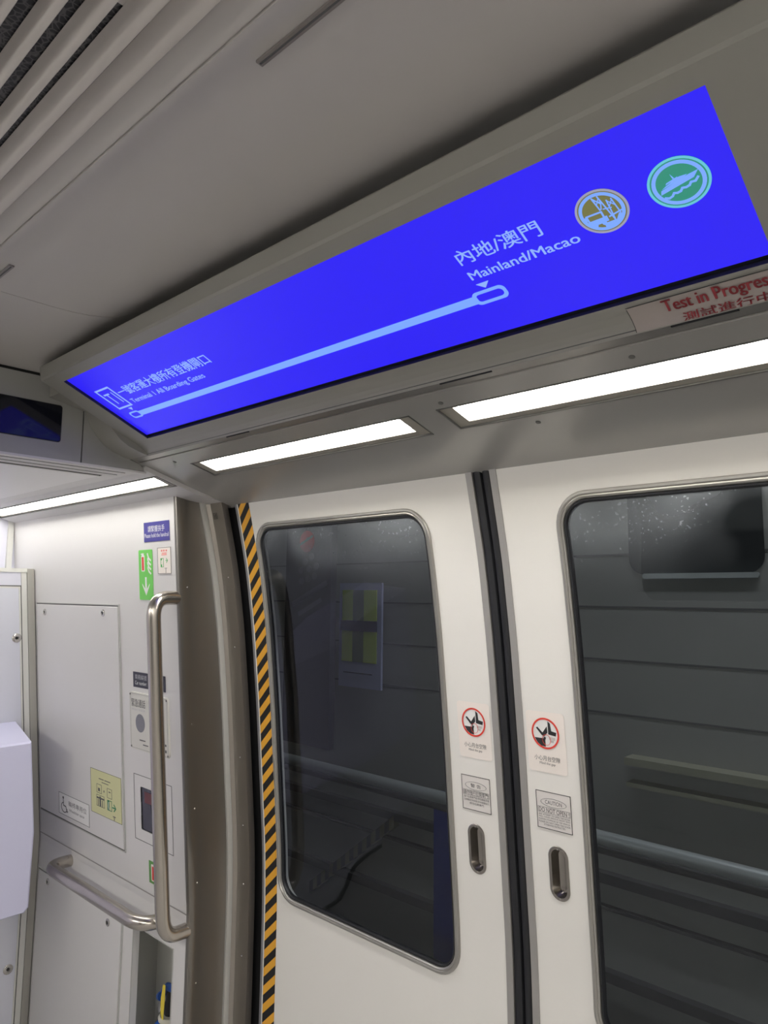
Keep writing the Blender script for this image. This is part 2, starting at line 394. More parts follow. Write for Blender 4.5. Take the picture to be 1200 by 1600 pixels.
def stroke(pts, w):
    """thick polyline as quads"""
    out = []
    for (ax, ay), (bx, by) in zip(pts, pts[1:]):
        dx, dy = bx - ax, by - ay; L = math.hypot(dx, dy) or 1; nx, ny = -dy / L * w / 2, dx / L * w / 2; ex, ey = dx / L * w * .3, dy / L * w * .3
        out.append([(ax + nx - ex, ay + ny - ey), (ax - nx - ex, ay - ny - ey), (bx - nx + ex, by - ny + ey), (bx + nx + ex, by + ny + ey)])
    return out
def outline(a0, a1, b0, b1, w): return [rect(a0, a1, b0, b0 + w), rect(a0, a1, b1 - w, b1), rect(a0, a0 + w, b0 + w, b1 - w), rect(a1 - w, a1, b0 + w, b1 - w)]
def annulus(name, fr, cx, cy, rx, ry, w, m, parent, h=0.0, t=0.0004, n=48):
    g = G(); L = []
    for k, hh in ((0, h), (0, h + t), (w, h + t), (w, h)):
        L.append([fr.p(a, b, hh) for a, b in ell(cx, cy, rx - k, ry - k, n)])
    L.append(L[0]); return g.loops(L).make(name, m, parent)
def text(name, fr, s, a0, a1, b0, b1, m, parent, h=0.0, b=0.0):
    """text filling the box a0..a1, b0..b1 of the frame"""
    cu = bpy.data.curves.new('t', 'FONT'); cu.body = s; cu.size = 1.0; cu.resolution_u = 3
    to = bpy.data.objects.new('t', cu); COL.objects.link(to)
    dg = bpy.context.evaluated_depsgraph_get(); dg.update()
    me = bpy.data.meshes.new_from_object(to.evaluated_get(dg))
    bpy.data.objects.remove(to); bpy.data.curves.remove(cu)
    vs = [v.co.copy() for v in me.vertices]; fs = [tuple(p.vertices) for p in me.polygons]; bpy.data.meshes.remove(me)
    if not vs: print('NO GLYPHS', s); return None
    lo = [min(v[i] for v in vs) for i in (0, 1)]; hi = [max(v[i] for v in vs) for i in (0, 1)]
    sx = (a1 - a0) / (hi[0] - lo[0]); sy = (b1 - b0) / (hi[1] - lo[1])
    P = [fr.p(a0 + (v.x - lo[0]) * sx, b0 + (v.y - lo[1]) * sy, h) for v in vs]
    if b:
        n0 = len(P); Q = list(P); F2 = list(fs)
        for k, (da, db) in enumerate(((b, 0), (0, b), (b, b))):
            d = fr.r * da + fr.u * db + fr.n * (.00003 * (k + 1)); Q += [p + d for p in P]; F2 += [tuple(i + n0 * (k + 1) for i in f) for f in fs]
        P, fs = Q, F2
    return mk(name, P, fs, m, parent)

# ================================================================ THE SETTING
# floor
tag(G().box(XE - .1, XFAR + .1, -1.35, 1.42, -0.1, 0.0).make('floor', M_FLOOR), kind='structure')
# side wall beyond the door pocket, with the extinguisher niche cut in
NX0, NX1, NZ0, NZ1 = -2.088, -1.865, .12, .671
wall = holed(XE, XJ - .012, 0.0, 1.95, [rr_hole(NX0, NX1, NZ0, NZ1, 0.0), rr_hole(-2.042, -1.905, .955, 1.080, .004)], yw, .02).make('wall_side', M_WALL, smooth=20)
tag(wall, kind='structure')
# far part of the side wall on the other side of the doors
XJ2 = mirror(XJ)
w2 = holed(XJ2 + .012, XFAR, 0.0, 1.95, [], yw, .02).make('wall_beyond_doors', M_WALL, smooth=20); tag(w2, kind='structure')
# end wall, upper part
tag(G().box(XE - .04, XE, -1.2, 1.16, 0, 2.0).make('wall_end', M_END), kind='structure')
tag(G().box(XE, XE + .012, 1.032, 1.052, 1.742, 1.935).make('trim_1', M_TRIMW), kind='structure')
# opposite side and far end of the car (seen only in reflections)
def yo(z): return -1.12 if z < .8 else -1.12 + .0843 * (z - .8)
opp = holed(XE, XFAR, 0.0, 1.95, [rr_hole(-1.60, -.97, .84, 1.84, .06), rr_hole(-.67, -.06, .84, 1.84, .06)], yo, -.03).make('wall_opposite', M_WALL, smooth=20)
tag(opp, kind='structure')
for i, (a, b) in enumerate(((-1.60, -.97), (-.67, -.06))):
    g = G().box(a - .01, b + .01, -1.135 if False else -1.10, -1.09, .83, 1.85)
    rows = [[(a - .005, yo(z) - .02, z), (b + .005, yo(z) - .02, z)] for z in zrange(.835, 1.845)]
    o = G().grid(rows, (0, -.006, 0)).make('window_%d' % (i + 3), M_TINT); tag(o, kind='structure')
tag(G().box(XFAR, XFAR + .05, -1.2, 1.35, 0, 2.3).make('wall_far', M_ALC), kind='structure')

# ---- ceiling
def ceil_rows(pts, x0, x1): return [[(x, y, z) for y, z in pts] for x in (x0, x1)]
cpts = [(.3125, 2.1755), (.318, 2.173), (.330, 2.167), (.344, 2.1655), (.3445, 2.1675), (.3465, 2.1675), (.347, 2.1645), (.358, 2.1645), (.361, 2.166), (.40, CEIL), (.47, CEIL), (.50, CEIL), (.53, CEIL), (.56, CEIL), (.585, CEIL), (.61, CEIL), (.63, CEIL), (.65, CEIL), (.70, CEIL)]
crise = {.53: .0012, .56: .004, .585: .0085, .61: .015, .63: .023, .65: .034, .70: .06}
g = G()
def crow(x):
    k = max(0.0, min(1.0, (x + 1.70) / .35)); k = k * k * (3 - 2 * k)
    return [(x, y, z + k * crise.get(y, 0)) for y, z in cpts]
g.grid([crow(x) for x in (-1.715, -1.70, -1.65, -1.60, -1.55, -1.50, -1.45, -1.40, -1.34, -1.2925)], (0, 0, .02))
g.grid([crow(x) for x in (-1.2905, XFAR)], (0, 0, .02))
g.grid(ceil_rows([(-p[0], p[1]) for p in cpts], -1.715, XFAR), (0, 0, .02))
g.box(-1.715, XFAR, -.33, .33, 2.22, 2.24)
g.box(-1.715, -1.60, -.33, .33, CEIL, 2.22); g.box(2.5, XFAR, -.33, .33, CEIL, 2.22)
tag(g.make('ceiling', M_CEIL, smooth=35), kind='structure')
tag(G().box(-1.70, XFAR, .62, 1.2, 2.28, 2.30).box(XE, XFAR, -1.2, -.62, 2.28, 2.30).box(-1.2925, -1.2905, .36, .6, 2.19, 2.20).make('trim_2', M_BLK), kind='structure')

# ---- ceiling vent: slats and mesh
vent = empty('ceiling_vent', (0.4, 0, 2.165), 'grey ridged air vent with black mesh gaps running along the ceiling', 'air vent')
def slat_pts(y1, gap, drop=0.0):
    y0 = y1 - .030 + gap
    return [(y0, 2.1762), (y0 + (y1 - y0) * .12, 2.1745), (y0 + (y1 - y0) * .3, 2.1705), (y0 + (y1 - y0) * .55, 2.1660), (y0 + (y1 - y0) * .85, 2.1630), (y1, 2.1626), (y1 + .0006, 2.1634), (y1 + .0004, 2.1762), (y1 - .004, 2.1770)]
gaps = [.0079, .0122, .0160, .0175, .018, .016, .016, .016, .016, .016]
for k in range(10):
    y1 = .312 - .03 * k
    G().prism_x(slat_pts(y1, gaps[k]), -1.60, 2.5).make('slat', M_SLAT, vent, smooth=40)
    if k < 10: G().prism_x([(-a, b) for a, b in slat_pts(y1, gaps[k])], -1.60, 2.5).make('slat', M_SLAT, vent, smooth=40)
# closed strips behind the slat gaps past the mesh, then the mesh
G().box(-.577, 2.5, -.31, .31, 2.1765, 2.186).make('backing_plate', M_SLAT, vent)
G().box(-1.60, -.577, -.31, .31, 2.1785, 2.180).make('mesh', M_MESH, vent)

# ---- slots in the ceiling
for i, (a, b, lb) in enumerate(((-.531, -.25, 'short grey slot strip let into the ceiling above the blue display'), (-1.75 + .15, -1.172, 'grey slot strip let into the ceiling at the left edge of the photo'))):
    s = empty('ceiling_slot', ((a + b) / 2, .381, 2.163), lb, 'slot')
    G().box(a, b, .3775, .3855, 2.163, 2.1655).make('slot_frame', mat('slot_grey', (0.27, 0.25, 0.24), 0.4, metal=.4), s)
    G().box(a + .002, b - .002, .3805, .3822, 2.1622, 2.1635).make('slot_gap', M_INKG, s)

# ---- cove over the doors (three flat runs round the lamps)
LY0, LY1 = .945, .993      # glowing part
FY0, FY1 = .937, 1.008     # lamp frame
XCV0 = -1.700
def cove_slab(g, x0, x1, y0, y1, fz=cove_z, up=.015):
    g.prism_x([(y0, fz(y0)), (y1, fz(y1)), (y1, fz(y1) + up), (y0, fz(y0) + up)], x0, x1)
L1 = (-1.535, -.822); L2 = (-.760, .60)
cz = G()
cove_slab(cz, XCV0, XFAR, .8915, FY0); cove_slab(cz, -1.728, XCV0, .8680, .9135)
cz.prism_x([(FY1, cove_z(FY1)), (1.06, cove_z(1.06) + .0), (1.10, cove_z(1.10) + .0015), (1.137, 1.9105), (1.178, 1.898), (1.178, 1.93), (FY1, cove_z(FY1) + .015)], XCV0, XFAR)
for a, b in ((XCV0, L1[0]), (L1[1], L2[0]), (L2[1], XFAR)): cove_slab(cz, a, b, FY0, FY1)
cz.prism_x([(1.178, 1.898), (1.40, 1.898), (1.40, 1.93), (1.178, 1.93)], XJ, XFAR)
tag(cz.make('ceiling_cove', M_COVE, smooth=20), kind='structure')
# reflective strip between the cove and the display housing
st = G(); st.prism_x([(.8712, 1.9903), (.8885, 1.9858), (.8885, 2.0), (.8712, 2.005)], -1.712, XFAR)
stp = st.make('trim_3', M_STRIP); tag(stp, kind='structure')
G().prism_x([(.8680, 1.9935), (.8712, 1.9925), (.893, 1.989), (.893, 2.01), (.868, 2.01)], -1.700, XFAR).make('dark_joint', M_INKG, stp)
for x0, x1 in ((-1.29, -1.21), (-.70, -.60), (-.33, -.25)):
    G().box(x0, x1, .8722, .8748, 1.9880, 1.9905).make('slot', M_BLK, stp)
# end closing panel above the strip
def lamp(name, x0, x1, label, fz, y0=LY0, y1=LY1, f0=FY0, f1=FY1, m=None):
    """recessed strip lamp; slanted ends"""
    t = empty(name, ((x0 + x1) / 2, (y0 + y1) / 2, fz((y0 + y1) / 2)), label, 'ceiling light', 'strip lights over the doors and alcove')
    fr = G()
    def bar(a0, a1, b0, b1, z0, z1):   # z offsets above the surface
        fr.prism_x([(b0, fz(b0) + z0), (b1, fz(b1) + z0), (b1, fz(b1) + z1), (b0, fz(b0) + z1)], a0, a1)
    e = .0025
    bar(x0, x1, f0, f0 + e, -.001, .015); bar(x0, x1, f1 - e, f1, -.001, .015); bar(x0, x0 + e, f0, f1, -.001, .015); bar(x1 - e, x1, f0, f1, -.001, .015)
    fr.make('frame', M_GROOVE, t)
    fr = G(); ex = .030
    bar(x0 + e, x1 - e, f0 + e, y0, .002, .0145); bar(x0 + e, x1 - e, y1, f1 - e, .002, .0145)
    bar(x0 + e, x0 + ex, y0, y1, .002, .0145); bar(x1 - ex, x1 - e, y0, y1, .002, .0145)
    fr.make('recess_plate', M_LAMPI, t)
    a, b = x0 + ex, x1 - ex
    pts = []
    r = .0035
    for cx, cy, s in ((b - r, y0 + r, -90), (b - r, y1 - r, 0), (a + r, y1 - r, 90), (a + r, y0 + r, 180)):
        for i in range(5):
            an = math.radians(s + 90 * i / 4); pts.append((cx + r * math.cos(an), cy + r * math.sin(an)))
    n = len(pts)
    vs = [(x, y, fz(y) + .0105) for x, y in pts] + [(x, y, fz(y) + .0135) for x, y in pts]
    mk('diffuser', vs, [tuple(range(n)), tuple(range(n, 2 * n))] + [(i, (i + 1) % n, (i + 1) % n + n, i + n) for i in range(n)], m or M_LAMP, t)
    return t
lamp('ceiling_light', L1[0], L1[1], 'middle strip light, glowing white, over the left sliding door', cove_z)
lamp('ceiling_light', L2[0], L2[1], 'strip light over the right sliding door, running off the right edge', cove_z)
for x, y in ((-.69, .915), (-.74, 1.03), (-1.59, .925), (-.35, .915)):
    pass
sg = [(-.737, .922), (-.615, 1.03), (-1.575, .918), (-.40, .915)]
for i, (x, y) in enumerate(sg):
    c = Vector((x, y, cove_z(y))); fr_ = Frame(c, (1, 0, 0), (0, -1, .3))
    o = poly('screw', fr_, ell(0, 0, .0045, .0045, 14), M_GROOVE, None, h=-.0005 if fr_.n.z > 0 else 0.0, t=.0008 if fr_.n.z < 0 else -.0012)
    tag(o, 'tiny screw head in the grey panel ' + ('between the two door strip lights', 'below the tip of the right strip light', 'beside the left tip of the middle strip light', 'above the right strip light')[i], 'screw')

# ---- alcove ceiling beyond the fascia
ALZ = alc_z(.908)
al = G()
AF0, AF1 = .940, 1.004
cove_slab(al, XE, XCV0, .908, AF0, alc_z); cove_slab(al, XE, XCV0, AF1, 1.062, alc_z)
cove_slab(al, -1.704, XCV0, AF0, AF1, alc_z)
al.prism_x([(1.062, alc_z(1.062)), (1.19, 1.905), (1.19, 1.93), (1.062, 1.936)], XJ - .02, XCV0)
al.prism_x([(-.9, 1.963), (.902, 1.963), (.902, 1.98), (-.9, 1.98)], XE, -1.72)
tag(al.make('ceiling_alcove', M_ALC, smooth=20), kind='structure')
G2 = G().prism_x([(.902, 1.972), (.908, 1.972), (.908, 1.99), (.902, 1.99)], XE, -1.722)
tag(G2.make('trim_4', M_BLK), kind='structure')
lamp('ceiling_light', XE + .01, -1.704, 'far strip light, glowing white, over the wall with the handrails', alc_z, .951, .995, AF0, AF1, M_LAMPA)
hp = empty('ceiling_hatch', (-2.2, .3, 1.961), 'pale grey ceiling hatch panel bordered by thin dark gaps in the left alcove', 'hatch')
g = G()
g.box(-2.60, -1.842, -.5, .852, 1.9605, 1.9632); g.make('hatch_panel', mat('hatch_pale', (0.60, 0.59, 0.60), 0.3), hp)
g = G()
for r_ in ((-2.605, -2.600, -.5, .857), (-1.842, -1.838, -.5, .857), (-2.605, -1.838, .852, .857)): g.box(r_[0], r_[1], r_[2], r_[3], 1.9622, 1.9634)
g.make('dark_gap', M_BLK, hp)
g = G(); g.box(-1.757, -1.7525, -.9, .88, 1.9622, 1.9634); g.box(-1.80, -1.797, -.9, .88, 1.9622, 1.9634); g.make('border_line', M_GROOVE, hp)

# ---- fascia bulkhead with dark display
fx = -1.71
fas = G()
fas.prism_x([(-.9, 1.963), (.7425, 1.963), (.7425, 2.157), (-.9, 2.157)], fx - .02, fx)
fas.prism_x([(.7455, 1.965), (.914, 1.9665), (.90, 1.98), (.88, 1.995), (.88, 2.02), (.88, 2.157), (.7455, 2.157)], fx - .02, fx)
fo = fas.make('wall_fascia', M_FASC); tag(fo, kind='structure')
G().box(fx - .018, fx - .008, -.9, .9, 2.15, 2.25).box(fx - .02, fx - .006, .7425, .7455, 1.964, 2.157).make('dark_joint', M_BLK, fo)
G().box(fx - .02, fx + .002, -.9, .914, 1.9595, 1.965).make('bottom_lip', M_ALC, fo)
dd = empty('dark_display', (fx, .4, 2.008), 'switched-off black display panel in the grey fascia at the left edge', 'display')
fr_ = Frame((fx, 0, 0), (0, 1, 0), (0, 0, 1))    # n -> +x
poly('display_glass', fr_, rrect(.05, .690, 2.008, 2.094, .006), M_DISP, dd, h=.0006, t=.0012)
poly('display_mount', fr_, rrect(.048, .692, 2.006, 2.096, .007), M_BLK, dd, h=0, t=.0006)

# ================================================================ ROUTE DISPLAY
SP0 = Vector((0, .6294, 2.1094)); SD = Vector((0, .1986, -.0901)).normalized()
def sp(v): return SP0 + SD * v        # v metres down the screen
disp = empty('route_display', (-.876, .74, 2.0), 'long tilted blue route display in grey housing above the sliding doors', 'display screen')
BX0, BX1 = -1.622, -.130
def on_plane(v, x, h=0.0):
    q = sp(v); n_ = Vector((0, SD.z, -SD.y)); return Vector((x, q.y + n_.y * h, q.z + n_.z * h))
# housing ring: bezel face around the opening + rim + back
vt, vb = -.0245, .2265; ox0, ox1, ov0, ov1 = -1.556, -.199, -.001, .2225
g = G()
def quadv(a, b, c, d): g.add([a, b, c, d], [(0, 1, 2, 3)])
P = lambda x, v, h=0.0: on_plane(v, x, h)
for (xa, xb, va, vb_) in ((BX0, BX1, vt, ov0), (BX0, BX1, ov1, vb), (BX0, ox0, ov0, ov1), (ox1, BX1, ov0, ov1)):
    quadv(P(xa, va), P(xb, va), P(xb, vb_), P(xa, vb_))
REC = []; RD = .0065
for (a, b) in (((ox0, ov0), (ox1, ov0)), ((ox1, ov0), (ox1, ov1)), ((ox1, ov1), (ox0, ov1)), ((ox0, ov1), (ox0, ov0))):
    REC.append((a, b))
# upper side strip from the crease to the ceiling
c0 = P(0, vt); up1 = Vector((0, .624, 2.170)); up2 = Vector((0, .66, 2.25)); bk = Vector((0, .85, 2.158))
prof_out = [Vector((0, c0.y, c0.z)), Vector((0, .6045, 2.124)), Vector((0, .6005, 2.1485)), Vector((0, .603, 2.152)), Vector((0, .66, 2.158)), bk]
b0 = P(0, vb)
soff = [Vector((0, b0.y, b0.z)), Vector((0, .8475, 2.0098)), Vector((0, .8580, 2.0035)), Vector((0, .8655, 1.9975)), Vector((0, .8695, 1.9925)), Vector((0, .8712, 1.9895)), Vector((0, .8712, 2.02)), Vector((0, .85, 2.158))]
for pr in (prof_out, soff):
    for a, b in zip(pr, pr[1:]):
        quadv(Vector((BX0, a.y, a.z)), Vector((BX1, a.y, a.z)), Vector((BX1, b.y, b.z)), Vector((BX0, b.y, b.z)))
# end caps
for x in (BX0, BX1):
    cap = [P(x, vt)] + [Vector((x, q.y, q.z)) for q in prof_out[1:]] + [Vector((x, q.y, q.z)) for q in soff[::-1][1:]]
    g.add(cap, [tuple(range(len(cap)))])
g.make('housing', M_BEZ, disp, smooth=30)
g = G()
for a, b in REC: quadv(P(a[0], a[1]), P(b[0], b[1]), P(b[0], b[1], -RD), P(a[0], a[1], -RD))
g.make('recess_edge', M_RUB, disp)
# rounded fairing joining the housing to the fascia
fp = [(.66, 2.11), (.748, 2.092), (.752, 2.081), (.762, 2.060), (.777, 2.039), (.797, 2.019), (.820, 2.005), (.847, 1.996), (.8695, 1.9905), (.8712, 2.02), (.86, 2.15), (.66, 2.15)]
G().prism_x(fp, fx, BX0 + .001).make('side_fairing', M_BEZ, disp, smooth=40)
fp2 = [(.66, 2.11), (.748, 2.092), (.777, 2.039), (.820, 2.005), (.8695, 1.9905), (.8712, 2.02), (.86, 2.15), (.66, 2.15)]
G().prism_x(fp2, BX1 - .001, .30).make('side_fairing', M_BEZ, disp, smooth=40)
# black border and lit panel
class ScreenFrame(Frame):
    """u along the car, -v down the panel; the panel lies RD behind the housing face"""
    def p(s, a, b, h=0.0):
        u = a * 1.0088 - .0137; v = -b * 1.002 + .0034
        q = on_plane(v, -1.55 + u, -RD); return q + s.n * h
SF = ScreenFrame((0, 0, 0), (1, 0, 0), (0, -1, 0)); nn_ = Vector((0, SD.z, -SD.y)).normalized(); SF.n = nn_ if nn_.z < 0 else -nn_
scr = poly('screen', SF, rect(.004, 1.372, -.2130, .010), M_SCR, disp, h=-.0014, t=.0012)
poly('screen_border', SF, rect(-.02, 1.38, -.24, .012), M_RUB, disp, h=-.004, t=.0015)
H = .0002
polys('route_line', SF, [rect(.085, 1.006, -.1530, -.1390)], M_LBLUE, disp, h=H)
def capsule_ring(a0, a1, b0, b1, w, nm, m):
    r = (b1 - b0) / 2
    o_ = rrect(a0, a1, b0, b1, r * .75); i_ = rrect(a0 + w, a1 - w, b0 + w, b1 - w, r * .75 - w * .5)
    L = [[SF.p(a, b, H) for a, b in o_], [SF.p(a, b, H + .0004) for a, b in o_], [SF.p(a, b, H + .0004) for a, b in i_], [SF.p(a, b, H) for a, b in i_]]
    L.append(L[0]); G().loops(L).make(nm, m, disp)
capsule_ring(1.000, 1.052, -.1565, -.1335, .005, 'stop_marker', M_LBLUE)
capsule_ring(.050, .090, -.1560, -.1350, .004, 'stop_marker', M_LBLUE)
polys('stop_pointer', SF, [[(1.018, -.1215), (1.028, -.1310), (1.038, -.1215)]], M_STXT, disp, h=H)
polys('stop_pointer', SF, [[(.072, -.1225), (.080, -.1310), (.088, -.1225)]], M_STXT, disp, h=H)
polys('terminal_box', SF, outline(.041, .101, -.1185, -.0515, .0045), M_STXT, disp, h=H)
text('display_text', SF, 'T1', .053, .089, -.103, -.068, M_STXT, disp, h=H + .0003)
text('display_text', SF, '\u4e00\u865f\u5ba2\u904b\u5927\u6a13\u6240\u6709\u767b\u6a5f\u9598\u53e3', .108, .448, -.089, -.0635, M_STXT, disp, h=H + .0003, b=.0005)
text('display_text', SF, 'Terminal 1 All Boarding Gates', .114, .392, -.1185, -.1015, M_STXT, disp, h=H + .0003, b=.0004)
text('display_text', SF, '\u5167\u5730/\u6fb3\u9580', 1.019, 1.139, -.0865, -.0625, M_STXT, disp, h=H + .0003, b=.0005)
text('display_text', SF, 'Mainland/Macao', 1.018, 1.174, -.1135, -.0995, M_STXT, disp, h=H + .0003, b=.0006)
def icon(cx, cy, r, ring_m, in_m, art):
    poly('icon_disc', SF, ell(cx, cy, r, r), in_m, disp, h=H)
    annulus('icon_ring', SF, cx, cy, r, r, r * .085, ring_m, disp, h=H + .0005)
    annulus('icon_ring', SF, cx, cy, r * .86, r * .86, r * .13, M_LBLUE, disp, h=H + .0005)
    polys('icon_drawing', SF, [[(cx + a * r, cy + b * r) for a, b in q] for q in art], M_LBLUE, disp, h=H + .0012)
bus = stroke([(-.62, .02), (-.02, .02), (-.02, -.42), (-.60, -.42), (-.62, .02)], .07)
bus += [rect(-.62, -.02, -.48, -.24), rect(.0, .10, -.46, -.22), rect(-.12, .30, -.72, -.52)] + [ell(-.45, -.50, .09, .09, 14), ell(-.10, -.50, .09, .09, 14), rect(-.74, -.66, -.2, .0)]
bus += stroke([(-.02, .10), (-.10, .70)], .05) + stroke([(.34, -.60), (.12, .70)], .05) + stroke([(-.10, .62), (.15, .40)], .04) + stroke([(-.05, .35), (.14, .62)], .04) + stroke([(-.10, .70), (.12, .35), (.03, .12)], .04) + stroke([(.1, .1), (.4, .05)], .04)
bus += stroke([(.33, -.45), (.36, .42)], .045) + stroke([(.62, -.30), (.54, .42)], .045) + stroke([(.36, .12), (.55, .38)], .035) + stroke([(.36, .38), (.56, .12)], .035) + stroke([(.18, -.30), (.70, -.20)], .06) + stroke([(.3, -.72), (.58, -.35)], .12)
icon(1.2125, -.0850, .0295, M_GOLDR, M_GOLD, bus)
boat = [[(-.66, -.22), (.50, .02), (.70, .24), (.40, .20), (-.60, -.06)], [(-.56, -.02), (.20, .14), (.34, .22), (.08, .24), (-.40, .06)], [(-.12, .24), (-.14, .44), (-.06, .24)], [(-.40, .1), (.04, .2), (.04, .26), (-.36, .16)]]
waves = stroke([(-.58, -.38), (-.46, -.44), (-.34, -.40), (-.26, -.30), (-.16, -.34), (-.04, -.32), (.04, -.22), (.16, -.25), (.28, -.22), (.36, -.12), (.50, -.14), (.62, -.02)], .08)
icon(1.2965, -.0855, .0310, M_TEALR, M_TEAL, boat + waves)

# "Test in Progress" sticker on the housing's lower lip
n_ = Vector((0, SD.z, -SD.y)).normalized()
if n_.z > 0: n_ = -n_
SF2 = Frame(on_plane(.2265, 0, 0), (1, 0, 0), (0, -.9105, .4130))
if SF2.n.z > 0: SF2.n = -SF2.n
ts = empty('notice_sticker', (-.2, .85, 2.0), 'long pale sticker with red lettering under the right end of the blue display', 'sticker')
tf = Frame((0, .8700, 1.9925), (1, 0, 0), (0, -.8655 + .835, 2.0135 - 1.9945))
def tp(a, t_):   # follow the rounded lip: t_ 0 bottom .. 1 top
    prof = [(.8708, 1.9905), (.8692, 1.9925), (.8652, 1.9975), (.8577, 2.0035), (.8472, 2.0098), (.8345, 2.0158)]
    s_ = t_ * (len(prof) - 1); i = min(int(s_), len(prof) - 2); f_ = s_ - i
    y = prof[i][0] + (prof[i + 1][0] - prof[i][0]) * f_; z = prof[i][1] + (prof[i + 1][1] - prof[i][1]) * f_
    return (y, z)
def lip(name, polylist, m, h):
    g = G()
    for pts in polylist:
        vs = []
        for a, t_ in pts:
            y, z = tp(a, t_); vs.append((a, y - h * .45, z - h * .85))
        g.add(vs, [tuple(range(len(vs)))])
    return g.make(name, m, ts)
g = G(); rows = []
for k in range(13):
    t_ = .08 + .84 * k / 12; y, z = tp(0, t_); rows.append([(-.372, y - .0004, z - .0008), (-.150, y - .0004, z - .0008)])
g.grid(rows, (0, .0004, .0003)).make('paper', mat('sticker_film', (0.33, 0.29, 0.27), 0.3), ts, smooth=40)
def lip_text(s, a0, a1, t0, t1, m, b_=0):
    fr0 = Frame((0, 0, 0), (1, 0, 0), (0, 0, 1)); o = text('lettering', fr0, s, a0, a1, t0, t1, m, ts, b=b_)
    b = Vector(ts['_b'])
    for v in o.data.vertices:
        q = v.co + b; y, z = tp(q.x, q.z); v.co = Vector((q.x, y - .0011, z - .0019)) - b
lip_text('Test in Progress', -.330, -.205, .52, .90, M_DRED, .0012)
lip_text('\u6e2c\u8a66\u9032\u884c\u4e2d', -.312, -.212, .14, .48, M_DRED, .0006)
lip('border', [[(-.373, .93), (-.150, .93), (-.150, .945), (-.373, .945)]] + [[(-.373, .10 + .1 * k), (-.3722, .10 + .1 * k), (-.3722, .2 + .1 * k), (-.373, .2 + .1 * k)] for k in range(8)], M_INK, .0012)

# ================================================================ DOOR PORTAL (left jamb)
jz = zrange(0.0, 1.93, .05)
jamb = empty('trim_5', (XJ, 1.2, 0), kind='structure')
YD = lambda z: yd(z) - .012
# rounded steel band at the wall's edge and the reveal to the door
rows = []
for z in jz:
    y0 = yw(z); y1 = YD(z) - .022
    rows.append([(XJ - .014, y0 - .0005, z), (XJ - .006, y0 - .0015, z), (XJ - .001, y0 + .001, z), (XJ, y0 + .006, z), (XJ, y0 + .020, z), (XJ - .004, y0 + .035, z), (XJ - .006, (y0 + y1) / 2, z), (XJ - .006, y1 - .03, z), (XJ - .002, y1 - .006, z), (XJ, y1, z)])
G().grid(rows, (-.006, .003, 0)).make('reveal_panel', M_STEELD, jamb, smooth=40)
rows = [[(XJ - .001, YD(z) - .024, z), (XJ + .006, YD(z) - .024, z), (XJ + .007, YD(z) - .016, z), (XJ + .007, YD(z) - .008, z)] for z in jz]
G().grid(rows, (-.006, .002, 0)).make('light_edge_strip', mat('pale_aluminium', (0.60, 0.60, 0.57), 0.35, metal=.3), jamb, smooth=40)
rows = [[(XJ + .004, YD(z) - .006, z), (XJ + .012, YD(z) + .004, z), (XJ + .020, YD(z) + .001, z), (XJ + .024, YD(z) - .003, z), (XJ + .078, YD(z) - .003, z), (XJ + .079, YD(z) + .01, z)] for z in jz]
G().grid(rows, (0, .006, 0)).make('pocket_panel', M_STEEL, jamb, smooth=30)
for (x, z) in ((XJ + .052, 1.70), (XJ + .052, 1.50), (XJ + .052, 1.19), (XJ + .052, 1.00), (XJ + .052, .84), (XJ + .052, .65)):
    c = Vector((x, YD(z) - .003, z)); fr_ = Frame(c, (1, 0, 0), (0, 0, 1))
    L = [[fr_.p(a, b, h) for a, b in ell(0, 0, r_, r_, 12)] for r_, h in ((.0028, 0), (.0024, .0012), (.0012, .0019))]
    G().loops(L, close_last=True).make('rivet', M_CHROME, jamb, smooth=60)
for z in (1.67, 1.29, 1.06, .86, .60):
    y = yw(z) + .028; c = Vector((XJ - .002, y, z)); fr_ = Frame(c, (0, 1, 0), (0, 0, 1))
    L = [[fr_.p(a, b, h) for a, b in ell(0, 0, r_, r_, 12)] for r_, h in ((.0028, 0), (.0024, .0012), (.0012, .0019))]
    G().loops(L, close_last=True).make('rivet', M_CHROME, jamb, smooth=60)
fr_ = wall_frame(XJ + .040, 1.875, YD, .0045)
mk_ = polys('stamped_mark', fr_, outline(-.009, .009, -.009, .009, .0016) + [rect(-.005, -.0034, -.006, .006), rect(-.004, .001, .0, .0015), rect(.0, .0015, -.006, .006), rect(.003, .0045, -.006, .006)], mat('mark_grey', (.10, .10, .09), .5), jamb)
# dark pocket behind
G().box(XJ + .072, XJ + .150, 1.175, 1.33, 0, 1.93).make('pocket_dark', M_BLK, jamb) if False else None
rows = [[(XJ - .15, yd(z) + .022, z), (XJ + .140, yd(z) + .022, z)] for z in jz]
G().grid(rows, (0, .01, 0)).make('pocket_dark', M_BLK, jamb, smooth=30)
# mirrored jamb beyond the right leaf (outside the frame)
j2 = empty('trim_6', (XJ2, 1.2, 0), kind='structure')
rows = [[(XJ2 + .014, yw(z), z), (XJ2, yw(z) + .006, z), (XJ2 + .004, YD(z) - .02, z), (XJ2, YD(z), z), (XJ2 - .078, YD(z) - .003, z), (XJ2 - .13, yd(z) + .022, z)] for z in jz]
G().grid(rows, (.003, .008, 0)).make('reveal_panel', M_STEELD, j2, smooth=40)

